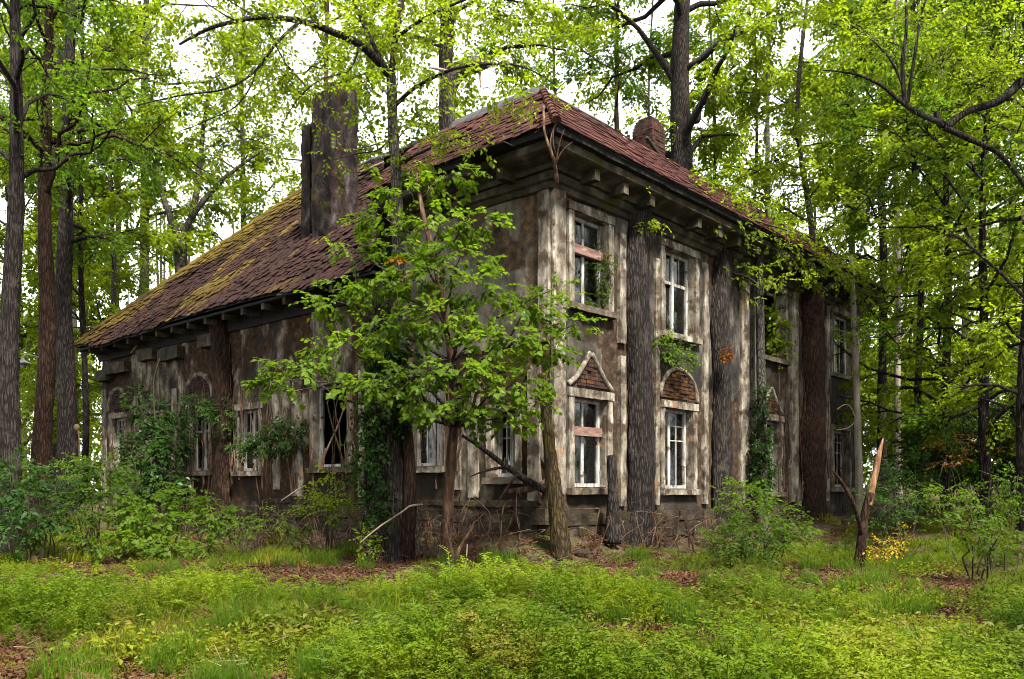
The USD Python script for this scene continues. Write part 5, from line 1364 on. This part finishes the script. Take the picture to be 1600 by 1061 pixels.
shrub('undergrowth', 'yellow green undergrowth in the sunny gap at the far left', sb([(30, 640, 38, 60, 50, 2), (110, 640, 40, 50, 50, 2), (-60, 640, 38, 60, 60, 2), (70, 580, 42, 60, 40, 2)]), 'leaf_bright', 412, 5, 0.8, 10, 0.16, 'leaf', 10, cat='bush')
shrub('undergrowth', 'yellow green undergrowth behind the house end at the right', sb([(1430, 640, 42, 60, 80, 2), (1400, 700, 43, 60, 50, 2), (1460, 720, 40, 50, 40, 2), (1390, 600, 44, 40, 60, 2), (1500, 600, 46, 60, 60, 2), (1350, 640, 42, 40, 60, 2)]), 'leaf_bright', 413, 8, 0.7, 10, 0.2, 'leaf', 10, cat='bush')
shrub('mound_plants', 'leafy bank of low plants at the right edge of the clearing', sb([(1540, 790, 17, 60, 24, 0.6), (1590, 760, 18, 50, 24, 0.6), (1500, 830, 15.5, 60, 22, 0.6), (1570, 840, 14.5, 50, 24, 0.6), (1480, 775, 20, 50, 18, 0.6)]), 'leaf_mid', 414, 20, 0.3, 9, 0.085, 'leaf', 12, cat='plants', wide=0.5)

# ------------------------------------------------------------------ sticks, debris, lamp
log_thing('fallen_branch', 'pale bare stick propped against the thick dead trunk', 'branch', [W(563, 848, 17.3), W(592, 824, 17.3), W(632, 797, 17.4), W(640, 791, 17.4), W(660, 788, 17.4)], [0.013, 0.017, 0.02, 0.024, 0.016], 'twig_pale', 61, 7, 0.2)
log_thing('fallen_branch', 'reddish V shaped broken stick standing in the litter before the maple', 'branch', [W(718, 905, 17.0), W(712, 880, 17.0), W(722, 850, 16.9), W(736, 828, 16.9), W(741, 815, 16.9)], [0.05, 0.06, 0.035, 0.03, 0.012], 'deadwood', 62, 8, 0.25,
          extra=[([W(712, 880, 17), W(702, 850, 17), W(696, 812, 17.1)], [0.05, 0.035, 0.02], 'deadwood'), ([W(716, 925, 16.5), W(726, 890, 16.7), W(730, 850, 16.8)], [0.02, 0.016, 0.01], 'twig_pale')])
log_thing('thin_stake', 'thin dark upright stick in the grass below the maple', 'branch', [W(732, 955, 14), W(731, 915, 14), W(729, 870, 14)], [0.03, 0.028, 0.015], 'bark_dark', 63, 7, 0.2)
log_thing('fallen_branch', 'dark dead bough lying slanted against the wall behind the maple', 'branch', [W(850, 765, 18.9), W(800, 735, 18.9), W(760, 705, 19), W(722, 680, 19)], [0.09, 0.075, 0.06, 0.035], 'bark_dark', 64, 12, 0.25,
          extra=[([W(790, 730, 18.9), W(760, 735, 18.6), W(735, 745, 18.4)], [0.04, 0.03, 0.012], 'bark_brown'), ([W(810, 740, 18.9), W(790, 765, 18.6), W(775, 790, 18.5)], [0.04, 0.026, 0.012], 'bark_brown')])
log_thing('fallen_branch', 'thick root like bough along the sill behind the leaning log', 'branch', [W(790, 768, 19.2), W(830, 764, 19), W(858, 748, 18.9)], [0.05, 0.07, 0.05], 'deadwood', 65, 9, 0.25)
log_thing('short_post', 'short dark rotten post beside the nearest lower front window', 'post', [W(956, 850, 19.6), W(957, 780, 19.7), W(955, 712, 19.8)], [0.17, 0.15, 0.12], 'bark_dark', 66, 14, 0.3, 0.2)
log_thing('bent_vine', 'thin pale looped vine hanging at the far right end of the front wall', 'vine', [W(1308, 640, 29.5), W(1322, 632, 29.5), W(1336, 655, 29.6), W(1326, 668, 29.6), W(1306, 672, 29.6)], [0.02, 0.025, 0.025, 0.02, 0.02], 'twig_pale', 67, 6, 0.1)
log_thing('fallen_branch', 'dry pale twig across the foot of the wing below the empty window', 'branch', [W(440, 782, 20.5), W(458, 770, 20.5), W(478, 758, 20.6)], [0.015, 0.018, 0.012], 'twig_pale', 68, 6, 0.2)
log_thing('fallen_branch', 'mossy broken branch lying in the grass at the lower left', 'branch', [W(95, 1015, 9.2), W(120, 1003, 9.3), W(150, 998, 9.3), W(172, 995, 9.4)], [0.012, 0.016, 0.014, 0.008], 'bark_moss', 69, 6, 0.2)
log_thing('fallen_branch', 'thin dark twig standing in the grass at the lower right', 'branch', [W(1452, 1052, 8), W(1440, 1010, 8.1), W(1428, 980, 8.2)], [0.008, 0.009, 0.004], 'bark_dark', 70, 6, 0.2)
log_thing('eave_stick', 'long pale stick hanging from the eave near the wing corner', 'branch', [W(205, 552, 32.0), W(225, 525, 32.0), W(250, 498, 32.3), W(282, 462, 33.0)], [0.03, 0.035, 0.03, 0.02], 'twig_pale', 71, 6, 0.2)

rt = np.random.default_rng(808)
tg = []
for k in range(230):
    s_ = rt.uniform(0.3, 17.0)
    o_ = rt.uniform(0.25, 1.5)
    a = HW(-o_, s_, 0) if k % 4 else HW(rt.uniform(0.3, 9.0), -rt.uniform(0.3, 0.9), 0)
    a[2] = float(gz(a[0], a[1]))
    top = a + np.array([rt.normal(0, 0.5), rt.normal(0, 0.35), rt.uniform(0.3, 1.2)])
    end = top + np.array([rt.normal(0, 0.55), rt.normal(0, 0.3), rt.uniform(-0.7, 0.25)])
    p = catmull(np.array([a, (a + top) / 2 + rt.normal(0, 0.08, 3), top, end]), 9)
    tg.append(tube(p, np.linspace(rt.uniform(0.008, 0.02), 0.004, 9), 4, cap=False))
obj('dry_tangle', cat_mesh(tg), M['deadwood'], label='dry brown tangle of dead stems along the foot of the walls', cat='dead stems', kind='stuff')
vn = []
for k in range(70):
    s_ = rt.uniform(2.8, 22.8) if k % 5 else rt.uniform(9.5, 18.5)
    ax = 'side' if k % 5 else 'front'
    z0, z1 = rt.uniform(0.3, 2.5), rt.uniform(4.2, 6.8)
    n_ = 16
    zz = np.linspace(z0, z1, n_)
    off = np.cumsum(rt.normal(0, 0.06, n_))
    p = np.array([HW(-0.12, s_ + o, z) if ax == 'side' else HW(s_ + o, -0.12, z) for o, z in zip(off, zz)])
    vn.append(tube(p, np.linspace(rt.uniform(0.012, 0.035), 0.006, n_), 5, cap=False))
obj('dead_vines', cat_mesh(vn), M['deadwood'], label='dead brown vines clinging to the plaster of the house', cat='vines', kind='stuff')

# loose stones fallen at the foot of the corner
rs = np.random.default_rng(15)
for k, (px, py, Y, s) in enumerate([(770, 868, 18.6, 0.16), (800, 872, 18.3, 0.22), (905, 868, 18.4, 0.14), (835, 880, 17.8, 0.12), (672, 862, 18.9, 0.15)]):
    m = trimesh.creation.icosphere(2, 1.0)
    v = np.array(m.vertices)
    v = v * (0.7 + 0.6 * fbm(v * 1.3 + k * 9, k, 3))[:, None] * np.array([s * 1.4, s, s * 0.7])
    x = (px - 800) / 1333 * Y
    p = np.array([x, Y, float(gz(x, Y)) + s * 0.3])
    o = obj('fallen_stone', (v + p, np.array(m.faces)), M['stone'], smooth=True, cat='stone',
            label=['dark stone lying left of the leaning log', 'largest dark stone in the litter left of the leaning log', 'small stone below the nearest lower front window', 'smallest stone at the foot of the leaning log', 'stone lying between the maple and the thick dead trunk'][k])

# lamp hood between the left trunks
Yl = 24.0
loc = W(36, 568, Yl)
lamp = thing('lamp_hood', 'small grey lamp hood on an arm between the two leftmost trunks', 'lamp', loc)
prof = np.array([(0.0, 0.17), (0.03, 0.17), (0.05, 0.10), (0.10, 0.07), (0.24, 0.0), (0.22, -0.03), (0.0, -0.02)])
hood = trimesh.creation.revolve(prof, sections=20)
obj('shade', (np.array(hood.vertices), np.array(hood.faces)), M['lamp'], lamp, smooth=40)
obj('arm', tube(catmull(np.array([(0, 0, 0.16), (0.05, 0.05, 0.26), (0.28, 0.3, 0.22)]), 10), 0.015, 6), M['lamp'], lamp, smooth=True)
bulb = trimesh.creation.icosphere(2, 0.07)
obj('globe', (np.array(bulb.vertices) + [0, 0, -0.06], np.array(bulb.faces)), M['white_wood'], lamp, smooth=True)
# dry seed head
Yh = 26
sh = thing('seed_head', 'round dry brown seed head on a stalk left of the wing corner', 'plant', W(118, 720, Yh))
obj('stalk', tube(catmull(pth([(124, 725), (124, 690), (122, 672)], Yh), 8) - W(118, 720, Yh), 0.02, 6), M['fungus'], sh, smooth=True)
hd = trimesh.creation.icosphere(2, 1.0)
obj('head', (np.array(hd.vertices) * [0.09, 0.06, 0.11] + (W(120, 668, Yh) - W(118, 720, Yh)), np.array(hd.faces)), M['fungus'], sh, smooth=True)

# ------------------------------------------------------------------ ground cover
def patch_blades(rng, n, rad, hmin, hmax, w):
    a, r = rng.uniform(0, 2 * np.pi, n), rad * np.sqrt(rng.uniform(0, 1, n))
    P = np.stack([r * np.cos(a), r * np.sin(a), np.full(n, -0.02)], -1)
    d = rng.normal(0, 1, (n, 2))
    d /= np.linalg.norm(d, axis=1, keepdims=True)
    h = rng.uniform(hmin, hmax, n) * (1.1 - 0.5 * r / rad)
    lean = rng.uniform(0.1, 0.75, n)
    S = np.stack([-d[:, 1], d[:, 0], 0 * h], -1) * (w * rng.uniform(0.6, 1.3, n))[:, None] / 2
    D = np.stack([d[:, 0], d[:, 1], 0 * h], -1)
    m = P + D * (h * lean * 0.3)[:, None] + np.array([0, 0, 1]) * (h * 0.6)[:, None]
    tip = P + D * (h * lean)[:, None] + np.array([0, 0, 1]) * (h * (1.0 - 0.35 * lean))[:, None]
    V = np.stack([P - S, P + S, m + S * 0.8, m - S * 0.8, tip], 1).reshape(-1, 3)
    f = np.array([[0, 1, 2], [0, 2, 3], [3, 2, 4]])
    return V, (np.arange(n)[:, None, None] * 5 + f[None]).reshape(-1, 3)


def patch_leaves(rng, n, rad, h, leaf):
    a, r = rng.uniform(0, 2 * np.pi, n), rad * np.sqrt(rng.uniform(0, 1, n))
    top = h * (1 - 0.65 * (r / rad) ** 2)
    P = np.stack([r * np.cos(a), r * np.sin(a), top * rng.uniform(0.15, 1.0, n)], -1)
    D = unit(rng.normal(0, 1, (n, 3)) * np.array([1, 1, 0.4]) + np.array([0, 0, 0.25]))
    N = unit(np.array([0, 0, 1.0]) + rng.normal(0, 0.5, (n, 3)))
    l = leaf * rng.uniform(0.6, 1.3, n)
    lm = leaves(P, D, N, l, l * 0.55)
    k = n // 6
    foot = P[:k] * np.array([0.7, 0.7, 0]) - [0, 0, 0.02]
    return cat_mesh([lm, prisms(foot, P[:k], 0.003, 0.0015)])


def patch_feather(rng, n, rad, h, leaf, k=16):
    """Arching stems lined with small leaves on both sides, like bilberry or fern."""
    a, r = rng.uniform(0, 2 * np.pi, n), rad * 0.45 * np.sqrt(rng.uniform(0, 1, n))
    foot = np.stack([r * np.cos(a), r * np.sin(a), np.full(n, -0.02)], -1)
    d = np.stack([np.cos(a), np.sin(a), 0 * a], -1)
    hh, sp = h * rng.uniform(0.5, 1.2, n), rad * rng.uniform(0.4, 1.1, n)
    t = (np.arange(k) + 0.8) / k
    curve = foot[:, None] + d[:, None] * (sp[:, None] * t ** 1.6)[..., None] + np.array([0, 0, 1.0]) * (hh[:, None] * np.sin(t * 1.9))[..., None]
    nxt = unit(np.gradient(curve, axis=1))
    S = unit(np.cross(nxt, [0, 0, 1.0]) + 1e-5)
    side = np.where(np.arange(k) % 2, 1.0, -1.0)[None, :, None]
    D = nxt * 0.5 + S * side + rng.normal(0, 0.2, curve.shape)
    N = np.cross(S, nxt) + rng.normal(0, 0.3, curve.shape)
    l = (leaf * rng.uniform(0.7, 1.25, (n, k)) * (1.15 - 0.7 * t)[None]).ravel()
    lm = leaves(curve.reshape(-1, 3), D.reshape(-1, 3), N.reshape(-1, 3), l, l * 0.5)
    idx = [0, k // 3, 2 * k // 3, k - 1]
    st = [prisms(curve[:, i], curve[:, j], 0.003, 0.002) for i, j in zip(idx[:-1], idx[1:])] + [prisms(foot, curve[:, 0], 0.003, 0.003)]
    return cat_mesh([lm] + st)


def litter_patch(rng, n, rad, leaf):
    a, r = rng.uniform(0, 2 * np.pi, n), rad * np.sqrt(rng.uniform(0, 1, n))
    P = np.stack([r * np.cos(a), r * np.sin(a), rng.uniform(0.005, 0.05, n)], -1)
    D = unit(rng.normal(0, 1, (n, 3)) * np.array([1, 1, 0.25]))
    N = unit(np.array([0, 0, 1.0]) + rng.normal(0, 0.35, (n, 3)))
    l = leaf * rng.uniform(0.6, 1.3, n)
    return leaves(P, D, N, l, l * 0.6)


def instancer(name, label, cat, protos, mat, pos, rng, smin, smax, tilt=0.1, scales=None):
    path = numbered('/World/' + name)
    pi = UsdGeom.PointInstancer.Define(stage, path)
    tag(pi, label, cat, None, 'stuff')
    targets = []
    for k, m in enumerate(protos):
        pm = usdkit.mesh(stage, f'{path}/tuft' + (f'_{k:03d}' if k else ''), m, mat)
        targets.append(pm.GetPath())
    pi.CreatePrototypesRel().SetTargets(targets)
    n = len(pos)
    pi.CreateProtoIndicesAttr(Vt.IntArray.FromNumpy(rng.integers(0, len(protos), n).astype(np.int32)))
    pi.CreatePositionsAttr(Vt.Vec3fArray.FromNumpy(np.asarray(pos, np.float32)))
    yaw = rng.uniform(0, 2 * np.pi, n)
    tx, ty = rng.normal(0, tilt, n), rng.normal(0, tilt, n)
    q = [Gf.Quath(Gf.Rotation(Gf.Vec3d(0, 0, 1), math.degrees(a)).GetQuat()) if False else Gf.Quath(float(math.cos(a / 2)), float(bx * 0.5), float(by * 0.5), float(math.sin(a / 2))) for a, bx, by in zip(yaw, tx, ty)]
    q = [x.GetNormalized() for x in q]
    pi.CreateOrientationsAttr(Vt.QuathArray(q))
    s = rng.uniform(smin, smax, n) if scales is None else scales
    pi.CreateScalesAttr(Vt.Vec3fArray.FromNumpy(np.repeat(s[:, None], 3, 1).astype(np.float32)))
    return pi


# where the soil is bare: litter patches seen in the photograph, and the strip along the walls
BARE = [(-8.0, 16.8, 2.8, 2.0), (-3.0, 15.8, 2.6, 2.6), (0.8, 14.9, 3.8, 3.2), (4.6, 14.4, 2.6, 2.2), (6.6, 16.2, 2.6, 1.9), (-7.0, 10.5, 1.3, 0.8), (1.8, 9.4, 0.9, 0.7), (6.4, 9.2, 0.9, 0.8), (-9.5, 12.6, 1.2, 0.8), (-4.4, 7.1, 0.4, 0.22), (2.2, 6.6, 0.4, 0.25), (8.5, 14.0, 1.6, 0.8),  (3.4, 13.6, 1.3, 0.6), (-0.4, 13.8, 1.6, 0.7), (-6.4, 13.5, 1.0, 0.5), (9.0, 8.6, 1.0, 0.7), (5.6, 11.6, 0.8, 0.4), (0.5, 8.2, 0.6, 0.5), (-2.6, 11.0, 0.7, 0.5), (8.0, 10.0, 1.2, 0.9), (2.6, 17.6, 2.4, 0.9), (-1.2, 18.5, 3.0, 1.2), (4.4, 8.3, 0.7, 0.4), (0.2, 12.0, 0.7, 0.5)]


def bare(x, y):
    b = np.zeros_like(x)
    for cx, cy, rx, ry in BARE:
        d = np.sqrt(((x - cx) / rx) ** 2 + ((y - cy) / ry) ** 2)
        b = np.maximum(b, 1 - sstep(d + (meshkit.noise(np.stack([x * 1.3, y * 1.3, 0 * x], -1), 3) - 0.5) * 0.9, 0.35, 1.35))
    return b


def house_side(x, y):
    """Distance outside the two visible walls (negative = under the house)."""
    u = (x - CX) * UD[0] + (y - CY) * UD[1]
    v = (x - CX) * VD[0] + (y - CY) * VD[1]
    return np.maximum(-u, -v)


def scatter(rng, n, xr, yr):
    """Points over the clearing, denser near the camera."""
    t = rng.uniform(0, 1, n)
    y = yr[0] * (yr[1] / yr[0]) ** t
    x = rng.uniform(-1, 1, n) * (y * 0.68 + 2.0)
    return x, y


def MOUND(x, y):
    """Tussocks and hollows."""
    return 0.42 + 1.25 * sstep(fbm(np.stack([x * 0.85, y * 0.85, 0 * x], -1), 97, 3), 0.34, 0.68)


rg = np.random.default_rng(500)
x, y = scatter(rg, 12500, None, (5.2, 34))
hs = house_side(x, y)
b = bare(x, y)
meadow = fbm(np.stack([x * 0.35, y * 0.35, 0 * x], -1), 91, 4)
keepm = (hs > 0.15) & (rg.uniform(0, 1, len(x)) > b * 0.93) & ((hs > 1.8) | (rg.uniform(0, 1, len(x)) < 0.12)) & (rg.uniform(0, 1, len(x)) < 0.86)
isgrass = meadow + rg.normal(0, 0.05, len(x)) > 0.50
ga = keepm & isgrass
gp = np.stack([x[ga], y[ga], gz(x[ga], y[ga])], -1)
sc = (0.45 + 0.95 * rg.uniform(0, 1, ga.sum()) ** 1.6) * (1 + 0.02 * np.clip(y[ga] - 8, 0, 14)) * MOUND(x[ga], y[ga]) * (1 - 0.5 * b[ga]) * (1 - 0.3 * sstep(y[ga], 11, 15))
instancer('grass', 'bright yellow green grass tufts over the clearing before the house', 'grass', [patch_blades(rg, 150, 0.24, 0.09, 0.28, 0.011) for _ in range(5)], M['grass'], gp, rg, 0, 0, 0.12, sc)
ca = keepm & ~isgrass
cp = np.stack([x[ca], y[ca], gz(x[ca], y[ca])], -1)
sc = (0.45 + 1.0 * rg.uniform(0, 1, ca.sum()) ** 1.6) * (1 + 0.02 * np.clip(y[ca] - 8, 0, 14)) * MOUND(x[ca], y[ca]) * (1 - 0.5 * b[ca]) * (1 - 0.3 * sstep(y[ca], 11, 15))
instancer('ground_cover', 'low small leaved ground cover between the grass tufts', 'ground cover', [patch_leaves(rg, 120, 0.26, 0.20, 0.040) for _ in range(5)], M['cover'], cp, rg, 0, 0, 0.12, sc)
xf, yf = scatter(rg, 9500, None, (5.6, 27))
bf = bare(xf, yf)
clump = fbm(np.stack([xf * 0.5, yf * 0.5, 0 * xf], -1), 95, 3)
kf = (house_side(xf, yf) > 0.9) & (bf < 0.35) & (clump + rg.normal(0, 0.03, len(xf)) > 0.50)
fp = np.stack([xf[kf], yf[kf], gz(xf[kf], yf[kf])], -1)
instancer('feathery_plants', 'feathery yellow green low plants standing in clumps through the clearing', 'plants', [patch_feather(rg, 12, 0.32, 0.36, 0.042, 26) for _ in range(6)], M['fern'], fp, rg, 0, 0, 0.15, (0.45 + 0.8 * rg.uniform(0, 1, kf.sum())) * (0.5 + 1.05 * sstep(clump[kf], 0.45, 0.66)) * (1 - 0.45 * sstep(yf[kf], 10.5, 14.0)) * (1 - 0.6 * bf[kf]))
xt, yt_ = scatter(rg, 420, None, (6.2, 22))
kt = (house_side(xt, yt_) > 1.0) & (fbm(np.stack([xt * 0.45, yt_ * 0.45, 0 * xt], -1), 98, 3) > 0.50)
tp = np.stack([xt[kt], yt_[kt], gz(xt[kt], yt_[kt])], -1)
instancer('tall_grass', 'deep green tall grass tussocks rising out of the low plants', 'grass', [patch_blades(rg, 210, 0.26, 0.25, 0.62, 0.009) for _ in range(4)], M['leaf_mid'], tp, rg, 0.6, 1.15, 0.08)
xd, yd = scatter(rg, 520, None, (6.0, 22))
kd = house_side(xd, yd) > 0.8
dp = np.stack([xd[kd], yd[kd], gz(xd[kd], yd[kd])], -1)
instancer('withered_plants', 'withered brown fern like plants between the green ones', 'plants', [patch_feather(rg, 4, 0.34, 0.34, 0.045, 22) for _ in range(4)], M['litter'], dp, rg, 0.5, 1.15, 0.2)
x2, y2 = scatter(rg, 12000, None, (5.2, 30))
hs2 = house_side(x2, y2)
b2 = bare(x2, y2)
k2 = (hs2 > 0.1) & ((b2 > rg.uniform(0.1, 0.7, len(b2))) | (rg.uniform(0, 1, len(x2)) < 0.42) | (hs2 < 2.2))
lp = np.stack([x2[k2], y2[k2], gz(x2[k2], y2[k2])], -1)
instancer('leaf_litter', 'rust brown fallen leaves on the bare soil along the house', 'leaves', [litter_patch(rg, 85, 0.34, 0.052) for _ in range(6)], M['litter'], lp, rg, 0.7, 1.3, 0.05)
# dry stalks and fallen twigs among the grass
x3, y3 = scatter(rg, 700, None, (5.5, 26))
k3 = house_side(x3, y3) > 0.1
P3 = np.stack([x3[k3], y3[k3], gz(x3[k3], y3[k3]) + rg.uniform(0.02, 0.2, k3.sum())], -1)
d3 = unit(rg.normal(0, 1, P3.shape) * np.array([1, 1, 0.35]))
obj('dry_twigs', prisms(P3, P3 + d3 * rg.uniform(0.08, 0.32, len(P3))[:, None], 0.0045, 0.002), M['twig_pale'], label='dry pale twigs and stalks strewn through the grass', cat='twigs', kind='stuff')
